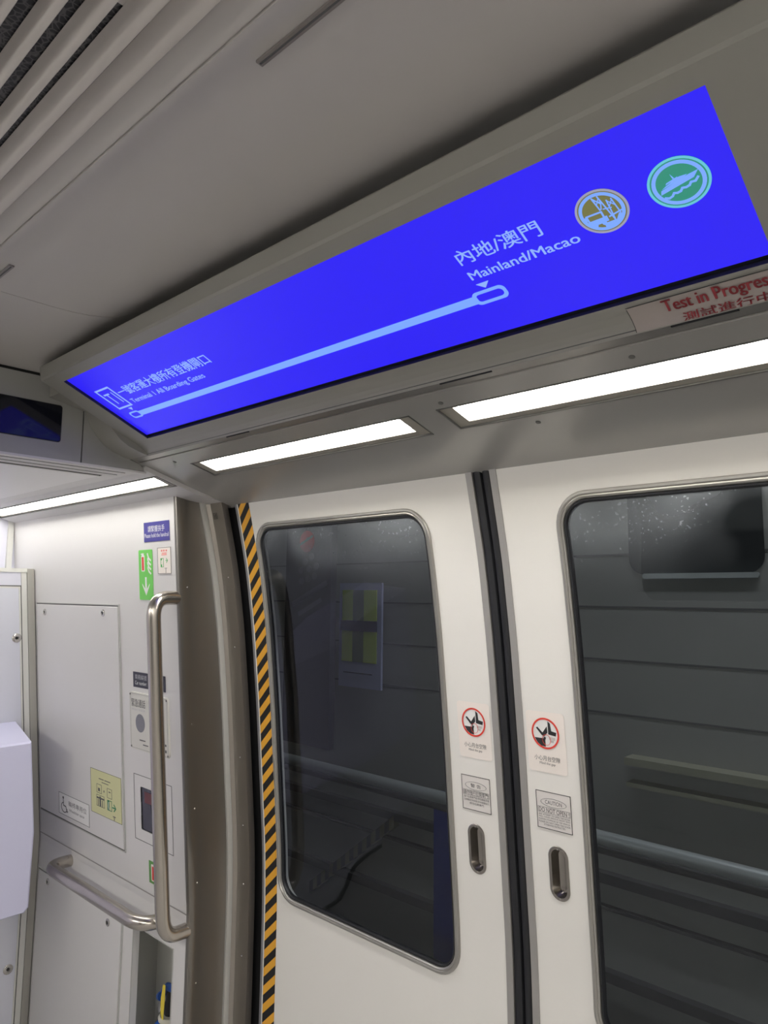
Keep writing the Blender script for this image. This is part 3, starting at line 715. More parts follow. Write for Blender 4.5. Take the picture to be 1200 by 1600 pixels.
# ================================================================ SLIDING DOOR LEAVES
def leaf(name, left):
    mx = (lambda x: x) if left else mirror
    def X(a, b): return (min(mx(a), mx(b)), max(mx(a), mx(b)))
    d = empty(name, ((-1.26 if left else mirror(-1.26)), 1.30, 0.01), kind='structure')
    px0, px1 = X(-1.662, -.868); wx0, wx1 = X(-1.600, -.984)
    hx0, hx1 = X(-.950, -.908); hz0, hz1 = 1.076, 1.178
    if not left: hx0, hx1 = -.756, -.714
    else: hx0, hx1 = -.948, -.906
    holes = [rr_hole(wx0 + .006, wx1 - .006, .842, 1.838, .060), rr_hole(hx0 + .004, hx1 - .004, hz0 + .004, hz1 - .004, .0168)]
    holed(px0, px1, .01, 1.925, holes, yd, .028, .03).make('leaf_panel', M_DOOR, d, smooth=20)
    ring('window_frame', wx0, wx1, .836, 1.844, .066, [(0, -.001), (0, .003), (.002, .0055), (.006, .0060), (.0085, .0035), (.0105, .0045), (.0135, .0030), (.0150, -.002), (.015, -.012)], yd, M_WFR, d)
    ring('gasket', wx0, wx1, .836, 1.844, .066, [(.0148, -.0015), (.0155, .0012), (.0185, .0012), (.0205, -.003), (.0205, -.010)], yd, M_RUB, d)
    # pane
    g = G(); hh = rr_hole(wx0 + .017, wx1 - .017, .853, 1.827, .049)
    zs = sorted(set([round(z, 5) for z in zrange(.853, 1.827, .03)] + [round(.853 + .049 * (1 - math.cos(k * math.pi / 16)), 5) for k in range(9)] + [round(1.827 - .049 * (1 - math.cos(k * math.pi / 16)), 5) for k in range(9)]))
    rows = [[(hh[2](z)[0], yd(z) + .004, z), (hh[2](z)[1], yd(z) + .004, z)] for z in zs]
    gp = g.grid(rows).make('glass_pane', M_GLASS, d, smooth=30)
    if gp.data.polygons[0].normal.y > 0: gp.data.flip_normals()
    # meeting edge: aluminium strip and rubber nose
    ex0, ex1 = X(-.868, -.8525)
    rows = [[(ex0, yd(z) - .002, z), (ex1, yd(z) - .002, z)] for z in zrange(.01, 1.925, .04)]
    G().grid(rows, (0, .030, 0)).make('edge_strip', M_EDGE, d, smooth=30)
    rx = [(-.8525, .004), (-.8500, .0005), (-.8420, -.001), (-.8345, .001), (-.8318, .007)] if left else [(-.8302, .007), (-.8275, .001), (-.8205, -.001), (-.8140, .0005), (-.8115, .004)]
    rows = [[(x, yd(z) + h, z) for x, h in rx] for z in zrange(.01, 1.925, .04)]
    G().grid(rows, (0, .022, 0)).make('rubber_nose', M_RUB, d, smooth=50)
    # outer edge return
    ox0_, ox1_ = X(-1.678, -1.662)
    rows = [[(ox0_ if left else ox1_, yd(z) + .014, z), (ox0_ + .004 if left else ox1_ - .004, yd(z) + .002, z), (ox1_ if left else ox0_, yd(z) - .0005, z)] for z in zrange(.01, 1.925, .04)]
    G().grid(rows, (0, .012, 0)).make('outer_edge_strip', mat('leaf_edge_grey', (.33, .34, .37), .35, metal=.5), d, smooth=50)
    # recessed pull
    h = ring('recessed_pull', hx0, hx1, hz0, hz1, .0208, [(0, -.001), (0, .0016), (.002, .0026), (.006, .0020), (.0075, -.002), (.0095, -.010), (.012, -.016), (.0165, -.0175)], yd, mat('pull_steel', (.36, .34, .31), .22, metal=1.0), d, close=True, nv=6)
    for zz in (hz1 - .005, hz0 + .005):
        fr_ = wall_frame((hx0 + hx1) / 2, zz, yd, .0022)
        poly('screw', fr_, ell(0, 0, .0016, .0016, 10), M_CHROME, h)
    return d
leaf('door_1', True); leaf('door_2', False)

# hazard tape on the left leaf
rows = [[(-1.656, yd(z) - .0004, z), (-1.6065, yd(z) - .0004, z)] for z in zrange(.02, 1.915, .03)]
o = G().grid(rows, (0, -.0006, 0)).make('hazard_tape', M_HAZ, smooth=30)
tag(o, 'yellow and black striped hazard tape down the left edge of the door', 'hazard tape')

# gap warning stickers
def gap_sticker(x0, x1, z0, z1, label):
    cx, cz_ = (x0 + x1) / 2, (z0 + z1) / 2; fr = wall_frame(cx, cz_, yd, .0009); W, Hh = x1 - x0, z1 - z0
    t = poly('gap_warning_sticker', fr, rrect(-W / 2, W / 2, -Hh / 2, Hh / 2, .007), M_CREAM); tag(t, label, 'sticker', 'gap warning stickers on the doors')
    cy = .0172; R = .030
    poly('picture_ground', fr, ell(0, cy, R * .93, R * .93), M_WHITE, t, h=.0005, t=.0002)
    A = [[(-.024, -.010), (-.004, -.010), (-.004, -.006), (.001, -.008), (-.001, -.013), (-.001, -.0255), (-.010, -.0245), (-.018, -.019)],
         [(-.020, .009), (-.017, .011), (-.006, .001), (.004, .014), (.0045, .002), (-.003, -.006), (-.008, -.004)],
         [(.0065, .024), (.0115, .020), (.013, .006), (.024, .004), (.0225, -.003), (.0065, -.001)]]
    polys('picture', fr, [[(a * 1.0, b * 1.0 + cy) for a, b in q] for q in A], M_INK, t, h=.0009)
    polys('picture_shading', fr, [rect(.008, .020, cy - .011, cy - .006), rect(.011, .017, cy - .016, cy - .012)], mat('pale_grey_print', (.55, .53, .5), .5), t, h=.0009)
    annulus('red_ring', fr, 0, cy, R, R, .0034, M_RED, t, h=.0012)
    annulus('red_circle_mark', fr, .002, cy - .012, .0092, .0105, .0007, M_RED, t, h=.0015, n=32)
    text('lettering', fr, '\u5c0f\u5fc3\u6708\u53f0\u7a7a\u9699', -.028, .028, -.0360, -.0262, M_INKG, t, h=.0008)
    text('lettering', fr, 'Mind the gap', -.017, .017, -.0445, -.0385, M_INKG, t, h=.0008)
gap_sticker(-.957, -.874, 1.314, 1.431, 'cream gap warning sticker with red ring on the left door')
gap_sticker(-.787, -.703, 1.314, 1.431, 'cream gap warning sticker with red ring on the right door')
def warn(x0, x1, z0, z1, label, zh):
    cx, cz_ = (x0 + x1) / 2, (z0 + z1) / 2; fr = wall_frame(cx, cz_, yd, .0009); w2_, h2_ = (x1 - x0) / 2, (z1 - z0) / 2
    t = poly('door_warning_label', fr, rect(-w2_, w2_, -h2_, h2_), M_WSTK); tag(t, label, 'sticker')
    polys('border', fr, outline(-w2_, w2_, -h2_, h2_, .0011), M_INK, t, h=.0005)
    annulus('oval_outline', fr, 0, .0155, w2_ * .74, .0082, .0005, M_INKG, t, h=.0005)
    if zh:
        text('lettering', fr, '\u8b66 \u544a', -.013, .013, .0115, .0195, M_INK, t, h=.0006)
        polys('heading_box', fr, outline(-w2_ * .9, w2_ * .9, -.0055, .0055, .0004), M_INKG, t, h=.0005)
        text('lettering', fr, '\u8acb\u52ff\u5f37\u884c\u62c9\u958b\u8eca\u9580!', -w2_ * .87, w2_ * .87, -.0048, .0048, M_INK, t, h=.0006)
        for k, s in enumerate(('\u5f37\u884c\u62c9\u958b\u8eca\u9580\u6703\u5c0e\u81f4\u56b4\u91cd\u53d7\u50b7', '\u53ca\u8eca\u8f1b\u7a81\u7136\u505c\u9813,\u9664\u975e\u63a5\u7372\u6307\u793a,', '\u8acb\u52ff\u62c9\u958b\u8eca\u9580')):
            ww = w2_ * (.88, .88, .50)[k]
            text('lettering', fr, s, -ww, ww, -.0118 - .0062 * k, -.0070 - .0062 * k, M_INK, t, h=.0006)
    else:
        text('lettering', fr, 'CAUTION', -.018, .018, .0120, .0195, M_INK, t, h=.0006)
        polys('heading_box', fr, outline(-w2_ * .92, w2_ * .92, -.0055, .0055, .0004), M_INKG, t, h=.0005)
        text('lettering', fr, 'DO NOT OPEN !', -w2_ * .87, w2_ * .87, -.0042, .0042, M_INK, t, h=.0006)
        for k, s in enumerate(('ANY ATTEMPT TO OPEN THE DOOR', 'WILL CAUSE SERIOUS INJURY AND', 'SUDDEN STOPPAGE OF THE VEHICLE,', 'PLEASE DO NOT OPEN THE DOOR', 'OTHERWISE INSTRUCTED.')):
            ww = w2_ * (.90, .90, .90, .90, .62)[k]
            text('lettering', fr, s, -ww, ww, -.0108 - .0047 * k, -.0075 - .0047 * k, M_INK, t, h=.0006)
warn(-.957, -.8845, 1.2055, 1.277, 'white bordered warning label in Chinese above the left door pull', True)
warn(-.7755, -.7005, 1.2065, 1.278, 'white bordered CAUTION do not open label above the right door pull', False)

# ================================================================ WALL FITTINGS (left of the doors)
# belt groove lines are part of the wall
polys('kick_line', wall_frame(-2.4, .780, lambda z: 1.148, .001), [rect(-.39, .598, -.0012, .0022)], mat('line_grey', (.30, .29, .28), .4), wall, h=0)
def hatch(name, x0, x1, z0, z1, label, locks, m=M_WALL, fn=yw, thick=.004):
    cz_ = (z0 + z1) / 2; fr = wall_frame((x0 + x1) / 2, cz_, fn, .0005); w2_, h2_ = (x1 - x0) / 2, (z1 - z0) / 2
    t = empty(name, fr.p(0, -h2_), label, 'access panel')
    G().loops([[fr.p(a, b, h) for a, b in rect(-w2_ + i, w2_ - i, -h2_ + i, h2_ - i)] for i, h in ((.0075, 0), (.0075, thick - .001), (.0085, thick))], close_last=True).make('panel', m, t)
    polys('gap', fr, outline(-w2_ + .0035, w2_ - .0035, -h2_ + .0035, h2_ - .0035, .0042), M_INKG, t, h=.0004, t=.0008)
    polys('rim', fr, outline(-w2_, w2_, -h2_, h2_, .0032), mat('rim_grey', (.50, .50, .48), .35), t, h=.0, t=thick * .8)
    for lx, lz in locks:
        a, b = lx - (x0 + x1) / 2, (lz - cz_)
        lk = G().loops([[fr.p(a + p, b + q, h) for p, q in ell(0, 0, r_, r_, 22)] for r_, h in ((.0115, thick), (.0115, thick + .002), (.0095, thick + .0035), (.006, thick + .0035), (.0055, thick + .001))], close_last=True).make('lock', M_CHROME, t, smooth=40)
        poly('key_hole', fr, ell(a, b, .0042, .0042, 14), M_BLK, lk, h=thick + .0012, t=.0012)
    return t
hatch('access_panel', -2.785, -2.139, .862, 1.618, 'large upper white access panel with two round locks at its top', [(-2.700, 1.583), (-2.243, 1.590)])
hatch('access_panel', -2.790, -2.150, .06, .660, 'lower white access panel with round locks below the horizontal handrail', [(-2.697, .631), (-2.240, .631)])

# niche box
g = G()
bx0, bx1, by = -2.152, NX1, 1.27
F = [(NX0, 1.168), (bx0, by), (bx1, by), (bx1, 1.168)]
for i in range(3):
    a, b = F[i], F[i + 1]; g.add([(*a, NZ0), (*b, NZ0), (*b, NZ1), (*a, NZ1)], [(0, 1, 2, 3)])
for z in (NZ0, NZ1): g.add([(*q, z) for q in F], [(0, 1, 2, 3)])
nb = g.make('niche', M_NICHE, wall)
fr_ = wall_frame((NX0 + NX1) / 2, (NZ0 + NZ1) / 2, yw, .0003)
polys('rim', fr_, outline(-.1135, .1135, -.2777, .2777, .0028), mat('rim_grey', (.5, .5, .48), .35), nb, t=.0016)

# fire extinguisher
ex = empty('fire_extinguisher', (-1.962, 1.208, NZ0 + .012), 'blue cylinder with cream collar and yellow tag standing in the wall niche', 'fire extinguisher')
c = (-1.962, 1.208, NZ0 + .012)
G().lathe([(.052, 0), (.058, .006), (.058, .245), (.055, .268), (.046, .286), (.034, .298), (.022, .305), (.016, .31)], c, 36).make('body', M_EXT, ex, smooth=50)
G().lathe([(.026, .300), (.033, .301), (.034, .308), (.030, .314), (.022, .314)], c, 30).make('collar', M_COLLAR, ex, smooth=50)
vv = G().lathe([(.015, .312), (.018, .318), (.018, .345), (.014, .352), (.014, .372), (.010, .378)], c, 20).make('valve', M_RUB, ex, smooth=40)
G().tube([(c[0] - .028, c[1] - .012, NZ0 + .012 + .362), (c[0] + .005, c[1], NZ0 + .012 + .374), (c[0] + .05, c[1] + .005, NZ0 + .012 + .388)], .006, 10).make('lever', M_EXTB, ex, smooth=50)
G().tube([(c[0] - .030, c[1] - .014, NZ0 + .012 + .350), (c[0] - .030, c[1] - .016, NZ0 + .012 + .328), (c[0] - .022, c[1] - .018, NZ0 + .012 + .318)], .008, 10).make('pressure_gauge', mat('gauge_metal', (.25, .25, .25), .3, metal=.8), ex, smooth=50)
G().tube([(c[0] - .026, c[1] - .020, NZ0 + .372), (c[0] - .014, c[1] - .022, NZ0 + .376)], .012, 10).make('valve_cap', M_EXTB, ex, smooth=50)
G().tube([(c[0] - .020, c[1] - .010, NZ0 + .012 + .372), (c[0] + .0, c[1] - .012, NZ0 + .012 + .392), (c[0] + .03, c[1] - .01, NZ0 + .012 + .396)], .011, 10).make('handle', M_EXTB, ex, smooth=50)
g = G(); g.grid([[(c[0] + .004, c[1] - .030, NZ0 + .012 + .405), (c[0] + .016, c[1] - .030, NZ0 + .012 + .407)], [(c[0] + .002, c[1] - .034, NZ0 + .012 + .37), (c[0] + .022, c[1] - .034, NZ0 + .012 + .37)], [(c[0] + .006, c[1] - .036, NZ0 + .012 + .335), (c[0] + .022, c[1] - .036, NZ0 + .012 + .333)], [(c[0] + .012, c[1] - .035, NZ0 + .012 + .318), (c[0] + .02, c[1] - .035, NZ0 + .012 + .318)]], (0, .0012, 0))
g.make('tag', M_YTAG, ex)

# handrails
def arc_pts(a, c_, b, n=8):
    a, c_, b = Vector(a), Vector(c_), Vector(b); return [((1 - t) ** 2) * a + 2 * t * (1 - t) * c_ + t * t * b for t in [i / n for i in range(n + 1)]]
def flange(name, p, m, parent, r=.024):
    fr = wall_frame(p[0], p[2], yw, 0)
    G().loops([[fr.p(a, b, h) for a, b in ell(0, 0, r_, r_, 24)] for r_, h in ((r, 0), (r, .0012), (r * .8, .002))], close_last=True).make(name, m, parent, smooth=40)
def up_at(z, off): return yw(z) - off
xr = -1.808; r = .0195
hr = empty('handrail', (xr, 1.06, .73), 'tall vertical steel handrail with curved ends beside the door pillar', 'handrail')
zt, zb = 1.640, .738; off = .070
pts = [Vector((xr, yw(zt) + .004, zt)), Vector((xr, yw(zt) - off * .35, zt))]
pts += arc_pts((xr, up_at(zt, off * .35), zt), (xr, up_at(zt, off * 1.02), zt), (xr, up_at(zt - .062, off), zt - .062), 9)[1:]
pts += [Vector((xr, up_at(z, off), z)) for z in (1.45, 1.3, 1.1, .95)]
pts += arc_pts((xr, up_at(zb + .070, off) , zb + .070), (xr, up_at(zb, off * 1.02), zb), (xr, yw(zb) - off * .35, zb), 9)
pts += [Vector((xr, yw(zb) + .004, zb))]
G().tube(pts, r, 20).make('rail_tube', M_RAIL, hr, smooth=60)
z0 = .742; yh = 1.072; xa, xb = -2.535, -1.905
hr2 = empty('handrail', ((xa + xb) / 2, 1.1, z0), 'short horizontal steel handrail over the lower access panel', 'handrail')
pts = [Vector((xa, 1.154, z0)), Vector((xa, 1.125, z0))] + arc_pts((xa, 1.125, z0), (xa, yh, z0), (xa + .062, yh, z0), 9)[1:]
pts += [Vector((-2.3, yh, z0)), Vector((-2.1, yh, z0))] + arc_pts((xb - .075, yh, z0), (xb, yh, z0), (xb, 1.125, z0), 9) + [Vector((xb, 1.154, z0))]
G().tube(pts, r, 20).make('rail_tube', M_RAIL, hr2, smooth=60)

# wall stickers
def plate(name, x0, x1, z0, z1, m, label, cat='sticker', r=.0, off=.0008, t=.0005, fn=yw):
    cx, cz_ = (x0 + x1) / 2, (z0 + z1) / 2; fr = wall_frame(cx, cz_, fn, off); w2_, h2_ = (x1 - x0) / 2, (z1 - z0) / 2
    pts = rrect(-w2_, w2_, -h2_, h2_, r) if r else rect(-w2_, w2_, -h2_, h2_)
    o = poly(name, fr, pts, m, t=t); tag(o, label, cat); return o, fr, w2_, h2_
o, fr, a, b = plate('handrail_notice', -1.974, -1.830, 1.8025, 1.860, M_NAVY, 'small blue handrail sign with white lettering near the wall top')
text('lettering', fr, '\u8acb\u7dca\u63e1\u6276\u624b', -.048, .046, -.0005, .018, M_WHITE, o, h=.0007)
text('lettering', fr, 'Please hold the handrail', -.068, .068, -.0165, -.0045, M_WHITE, o, h=.0007)
o, fr, a, b = plate('extinguisher_sign', -2.010, -1.929, 1.6325, 1.7805, M_GREEN, 'tall bright green sign with red extinguisher, flames and white arrow down', r=.005)
polys('extinguisher_outline', fr, [rrect(-.024, -.005, .010, .058, .003), rect(-.020, -.009, .058, .064), rect(-.026, -.010, .060, .063)], M_WHITE, o, h=.0006)
polys('extinguisher_picture', fr, [rrect(-.020, -.009, .013, .053, .002)], M_RED, o, h=.0011)
fl = []
for k in range(4):
    y_ = .056 - .013 * k
    fl += stroke([(.030, y_ - .014), (.020, y_ - .008), (.014, y_ + .002), (.013 + .002 * (k % 2), y_ + .006)], .0055)
polys('flame_picture', fr, fl, M_WHITE, o, h=.0006)
polys('arrow', fr, [rect(-.0045, .0045, -.045, -.007), [(0, -.061), (.0215, -.030), (.0215, -.040 + .014), (.0035, -.043), (-.0035, -.043), (-.0215, -.026), (-.0215, -.030)]], M_WHITE, o, h=.0006)
o, fr, a, b = plate('exit_instruction_sticker', -1.899, -1.826, 1.708, 1.7835, M_CREAM, 'small pale instruction sticker with red heading beside the green sign')
polys('border', fr, outline(-a, a, -b, b, .0011), M_INKG, o, h=.0005)
polys('heading', fr, [rect(-.016, -.009, .026, .031), rect(-.004, .003, .026, .031), rect(.009, .016, .026, .031), rect(-.012, .014, .020, .0225), rect(-.014, .014, .0155, .018)], M_PINK, o, h=.0006)
polys('exit_picture', fr, outline(-.020, -.004, -.019, .007, .0015) + [rect(-.020, -.013, -.019, -.011), rect(-.020, -.013, .001, .007)] + stroke([(.008, .000), (.018, .000)], .002) + stroke([(.012, .006), (.018, 0), (.012, -.006)], .002), M_DGREEN if False else mat('mid_green_print', (.08, .45, .12), .45), o, h=.0006)
polys('lever_picture', fr, [rect(.007, .008, -.036, -.022), rect(.001, .015, -.0225, -.0215)], M_INKG, o, h=.0006)
o, fr, a, b = plate('car_number_plate', -2.064, -1.877, 1.3715, 1.417, M_CARNO, 'small black car number plate above the intercom, partly behind the handrail', 'sign')
text('lettering', fr, '\u8eca\u5ec2\u7de8\u865f', -.082, -.012, .001, .016, mat('grey_print', (.45, .45, .47), .5), o, h=.0007)
text('lettering', fr, 'Car number:', -.082, -.012, -.0145, -.0035, M_WHITE, o, h=.0007)

# intercom
o, fr, a, b = plate('intercom_panel', -2.0835, -1.862, 1.188, 1.357, M_PLATE, 'white emergency intercom plate with round grey speaker behind the handrail', 'intercom', r=.012, off=.0, t=.005)
polys('edge_line', fr, outline(-a + .005, a - .005, -b + .004, b - .004, .0006), M_GROOVE, o, h=.0052, t=.0002)
poly('speaker', fr, ell(-.048, -.004, .0268, .0268, 40), M_SPK, o, h=.0052, t=.0006)
for sx_, sz_ in ((-1, -1), (-1, 1), (1, -1), (1, 1)):
    poly('screw', fr, ell(sx_ * (a - .006), sz_ * (b - .007), .003, .003, 12), M_GROOVE, o, h=.0052, t=.0008)
text('lettering', fr, '\u7dca\u6025\u901a\u8a71', -.098, -.015, .042, .066, M_INKG, o, h=.0056)
text('lettering', fr, 'EMERGENCY INTERCOM', -.098, -.018, .031, .037, mat('grey_print', (.45, .45, .47), .5), o, h=.0056)
polys('button_frame', fr, outline(.045, .076, .030, .070, .003), M_INK, o, h=.0052, t=.0004)
for q_ in (rect(-.055, -.020, -.055, -.052), rect(-.035, -.005, -.067, -.064), rect(.070, .098, -.052, -.046), rect(.070, .098, -.070, -.062)): poly('caption_line', fr, q_, M_INKG, o, h=.0052, t=.0003)

# wheelchair sign and yellow notice on the upper hatch
o, fr, a, b = plate('wheelchair_sign', -2.612, -2.3755, .8875, .9600, M_WHITE, 'white wheelchair space sign at the bottom of the upper access panel', 'sign', off=.0052)
polys('border', fr, outline(-a, a, -b, b, .0010), M_INK, o, h=.0005)
wc = [ell(-.082, .022, .006, .0045, 12)] + stroke([(-.082, .016), (-.080, -.004), (-.062, -.005), (-.054, -.022), (-.047, -.020)], .0035)
rg = []
for k in range(16):
    t0, t1 = math.radians(100 + 15.5 * k), math.radians(100 + 15.5 * (k + 1)); rg += stroke([(-.075 + .023 * math.cos(t0), -.010 + .0165 * math.sin(t0)), (-.075 + .023 * math.cos(t1), -.010 + .0165 * math.sin(t1))], .003)
polys('wheelchair_picture', fr, wc + rg, M_INKG, o, h=.0006)
text('lettering', fr, '\u8f2a\u6905\u5c08\u7528\u4f4d', -.040, .098, .001, .019, M_INKG, o, h=.0007)
text('lettering', fr, 'Wheelchair space', -.036, .080, -.019, -.007, M_INKG, o, h=.0007)
o, fr, a, b = plate('evacuation_notice', -2.3585, -2.1505, .945, 1.0850, M_YEL, 'pale yellow evacuation notice with green exit pictogram on upper access panel', 'sign', off=.0052)
polys('border', fr, outline(-a, a, -b, b, .0010), M_INKG, o, h=.0005)
polys('heading', fr, [rect(-.045, -.012, .043, .0455), rect(-.006, .033, .043, .0455), rect(-.026, .020, .034, .036)], M_INKG, o, h=.0006)
pc = outline(-.062, -.028, -.002, .026, .0012) + outline(.010, .042, -.006, .024, .0012) + outline(-.064, -.010, -.044, -.008, .0012)
pc += [rect(-.052, -.040, .004, .014), rect(-.014, -.009, .006, .012), rect(.020, .032, .012, .015), rect(-.062, -.012, -.020, -.015), rect(-.044, -.034, -.043, -.012), rect(-.055, -.051, -.043, -.022), rect(-.026, -.022, -.043, -.022), rect(.046, .064, -.058, -.0555), rect(.053, .056, -.082 + .014, -.058)]
polys('call_picture', fr, pc[0:4] + [pc[12], pc[13]], M_INKG, o, h=.0006)
polys('lever_picture', fr, pc[4:8] + [pc[14]], M_INKG, o, h=.0006)
polys('door_picture', fr, pc[8:12] + pc[15:19], M_INKG, o, h=.0006)
polys('pointer_mark', fr, pc[19:], M_INKG, o, h=.0006)
polys('exit_picture', fr, [rect(.010, .024, -.044, -.012)] + outline(.010, .040, -.044, -.012, .002) + stroke([(.044, -.030), (.062, -.030)], .004) + stroke([(.054, -.020), (.066, -.030), (.054, -.040)], .004), M_DGREEN, o, h=.0006)
polys('runner_picture', fr, stroke([(.020, -.018), (.018, -.030), (.022, -.040)], .0028), M_WHITE, o, h=.0012)

# door release panel
rp = empty('release_panel', (-1.97, 1.13, .92), 'square door release panel with dark window and round knob behind the handrail', 'control panel')
fr = wall_frame(-1.9705, 1.0175, yw, .0004)
polys('outline', fr, outline(-.1085, .1085, -.096, .096, .0014), M_INK, rp)
frw = wall_frame(-1.9735, 1.0175, yw, 0)
g = G(); w_, h_ = .0685, .0625
L = [[frw.p(p, q, h) for p, q in rrect(-w_, w_, -h_, h_, .004)] for h in (-.001, -.030)]
g.loops(L, close_last=True).make('window_recess', mat('recess_dark', (.05, .05, .06), .3), rp)
poly('window_pane', frw, rrect(-w_ + .001, .012, -h_ + .001, h_ - .001, .004), mat('dark_pane', (.035, .035, .05), .08), rp, h=-.004, t=.0008)
polys('red_tag', frw, [rect(-.050, .0, .018, .050)], mat('dull_red', (.12, .03, .035), .4), rp, h=-.0029, t=.0004)
poly('lock_plate', frw, rrect(.012, w_ - .001, -h_ + .001, h_ - .001, .003), M_WALL, rp, h=-.004, t=.004)
for q_ in (rect(.056, .064, .016, .046), rect(.056, .064, -.058, -.026)): poly('slot', frw, q_, M_BLK, rp, h=.0002, t=.0006)
L = [[frw.p(.052 + p, -.006 + q, h) for p, q in ell(0, 0, r_, r_, 26)] for r_, h in ((.0135, 0), (.0135, .010), (.012, .013), (.006, .0135))]
G().loops(L, close_last=True).make('knob', M_CHROME, rp, smooth=40)
o, fr, a, b = plate('extinguisher_sticker', -2.001, -1.930, .814, .877, mat('mid_green_sticker', (.10, .30, .06), .4), 'small green and red sticker half hidden behind the vertical handrail')
polys('frame_print', fr, [rrect(-.022, .022, -.024, .024, .004)], M_CREAM, o, h=.0006)
polys('red_print', fr, [rect(-.017, -.007, -.020, .018)], M_RED, o, h=.0011)

# ================================================================ END CABINET AND CONSOLE
cab = empty('end_cabinet', (XC - .1, .5, 0), 'lavender-white end cabinet with framed door and round locks at the left edge', 'cabinet')
def yc(z): return yw(z) - .004
CT = 1.739
zz = zrange(0, CT, .05)
if .766 not in zz: zz = sorted(zz + [.766])
g = G()
def cab_slab(g, ya, yb, x0, x1, za=0.0, zb=CT):
    """ya, yb: offsets from the wall line (negative = towards the aisle) or absolute"""
    zs = sorted(set([za, zb] + [z for z in zz if za < z < zb]))
    A = [(x1, ya(z), z) for z in zs] + [(x1, yb(z), z) for z in zs]
    rows = [[(x1, ya(z), z), (x1, yb(z), z)] for z in zs]
    g.grid(rows, (x0 - x1, 0, 0))
cab_slab(g, lambda z: -.25, lambda z: yc(z) - .001, XE + .001, XC - .004)
g.make('body', M_END, cab)
g = G(); cab_slab(g, lambda z: yc(z) - .024, lambda z: yc(z), XC - .03, XC + .004); g.make('corner_post', M_POST, cab, smooth=20)
g = G(); cab_slab(g, lambda z: yc(z) - .044, lambda z: yc(z) - .025, XC - .03, XC, 0, CT - .012); g.make('frame_strip', M_TRIMW, cab, smooth=20)
g = G(); g.box(XC - .03, XC + .003, -.25, 1.045, CT - .014, CT + .001); g.make('top_strip', M_TRIMW, cab)
g = G(); cab_slab(g, lambda z: -.25, lambda z: yc(z) - .045, XC - .03, XC - .001, CT - .062, CT - .014); g.make('top_panel', M_END, cab)
g = G(); cab_slab(g, lambda z: -.25, lambda z: yc(z) - .0435, XC - .03, XC - .0022, 0, CT - .060); g.make('door_gap_line', M_GROOVE, cab)  # grey sheet behind the cabinet door, showing as the joint around it
g = G(); cab_slab(g, lambda z: -.25, lambda z: yc(z) - .048, XC - .03, XC, .02, CT - .066)
dr = g.make('cabinet_door', mat('cabinet_door_paint', (.64, .65, .72), .3), cab)
g = G(); cab_slab(g, lambda z: yc(z) - .054, lambda z: yc(z) - .048, XC - .001, XC + .0012, .02, CT - .066); g.box(XC - .001, XC + .0012, -.25, yc(1.67) - .05, CT - .072, CT - .066); g.make('door_rim', M_TRIMW, dr)
frc = Frame((XC, 0, 0), (0, 1, 0), (0, 0, 1))
for (ya, za) in ((1.021, 1.485), (1.068, .331)):
    lk = G().loops([[frc.p(ya + p, za + q, h) for p, q in ell(0, 0, r_, r_, 24)] for r_, h in ((.0165, 0), (.0165, .002), (.013, .004), (.008, .004), (.0075, .001))], close_last=True).make('lock', M_CHROME, dr, smooth=40)
    poly('key_hole', frc, ell(ya, za, .0055, .0055, 14), M_BLK, lk, h=.0012, t=.0012)
# console
cons = [((-2.797, 1.036, 1.186), (-2.50, .982, 1.1635)), ((-2.797, 1.052, .900), (-2.50, 1.009, .874)), ((-2.797, 1.046, .66), (-2.50, 1.006, .640)), ((-2.797, 1.034, .645), (-2.50, .994, .627))]
L = []
ys = -.30
back = [Vector(p[0]) for p in cons]; front = [Vector(p[1]) for p in cons]
rows = []
def sect(x, pr, lo_top, lo_bot): return [(x, ys, lo_bot)] + [(x, p.y, p.z) for p in pr[::-1]] + [(x, ys, lo_top)]
sb = sect(-2.797, back, 1.186, .645); sf = sect(-2.506, front, 1.1635, .627)
sf2 = [(-2.500, p[1] - (.006 if p[1] > 0 else 0), p[2] + (.004 if p[2] < .9 else -.005)) for p in sf]
n = len(sb)
co = G().loops([sb, sf, sf2], close_last=True, close_first=True).make('driver_console', M_CONS, smooth=25)
tag(co, 'lavender-white box-shaped console cover projecting from the end cabinet at far left', 'console')

# ================================================================ OUTSIDE THE WINDOWS (tunnel)
TY = 2.20
tw = G()
tw.box(-6.5, 3.5, TY, TY + .08, -.8, 3.2)
tun = tw.make('tunnel_wall', M_CONC); tag(tun, kind='structure')
for z in (1.787, 1.620, 1.452, 1.285):
    G().box(-6.5, 3.5, TY - .002, TY + .002, z, z + .006).make('panel_joint', mat('joint_grey', (.12, .12, .12), .7), tun)
tr = empty('tunnel_handrail', (-1.5, 1.87, .98), 'grey pipe handrail running along the tunnel wall outside both door windows', 'handrail')
G().tube([(-5.5, 1.87, 1.012), (3, 1.87, 1.012)], .019, 16).make('pipe', M_TRAIL, tr, smooth=60)
G().tube([(-5.5, 1.90, .972), (3, 1.90, .972)], .012, 12).make('lower_pipe', M_CONCD, tr, smooth=60)
for x in (-4.0, -2.75, .9, 2.1): G().box(x, x + .03, 1.88, TY, .965, .99).make('bracket', M_CONCD, tr)
for i, (z, y, h, lb) in enumerate(((.775, 2.17, .03, 'upper dark ledge along the tunnel wall below the pipe handrail'), (.695, 2.18, .010, 'thin dark ledge midway down the lower tunnel wall'), (.49, 2.17, .03, 'lower dark ledge along the tunnel wall near the window bottom'))):
    o = G().box(-5.5, 3.2, y, TY, z, z + h).make('wall_ledge', M_CONCD); tag(o, lb, 'ledge')
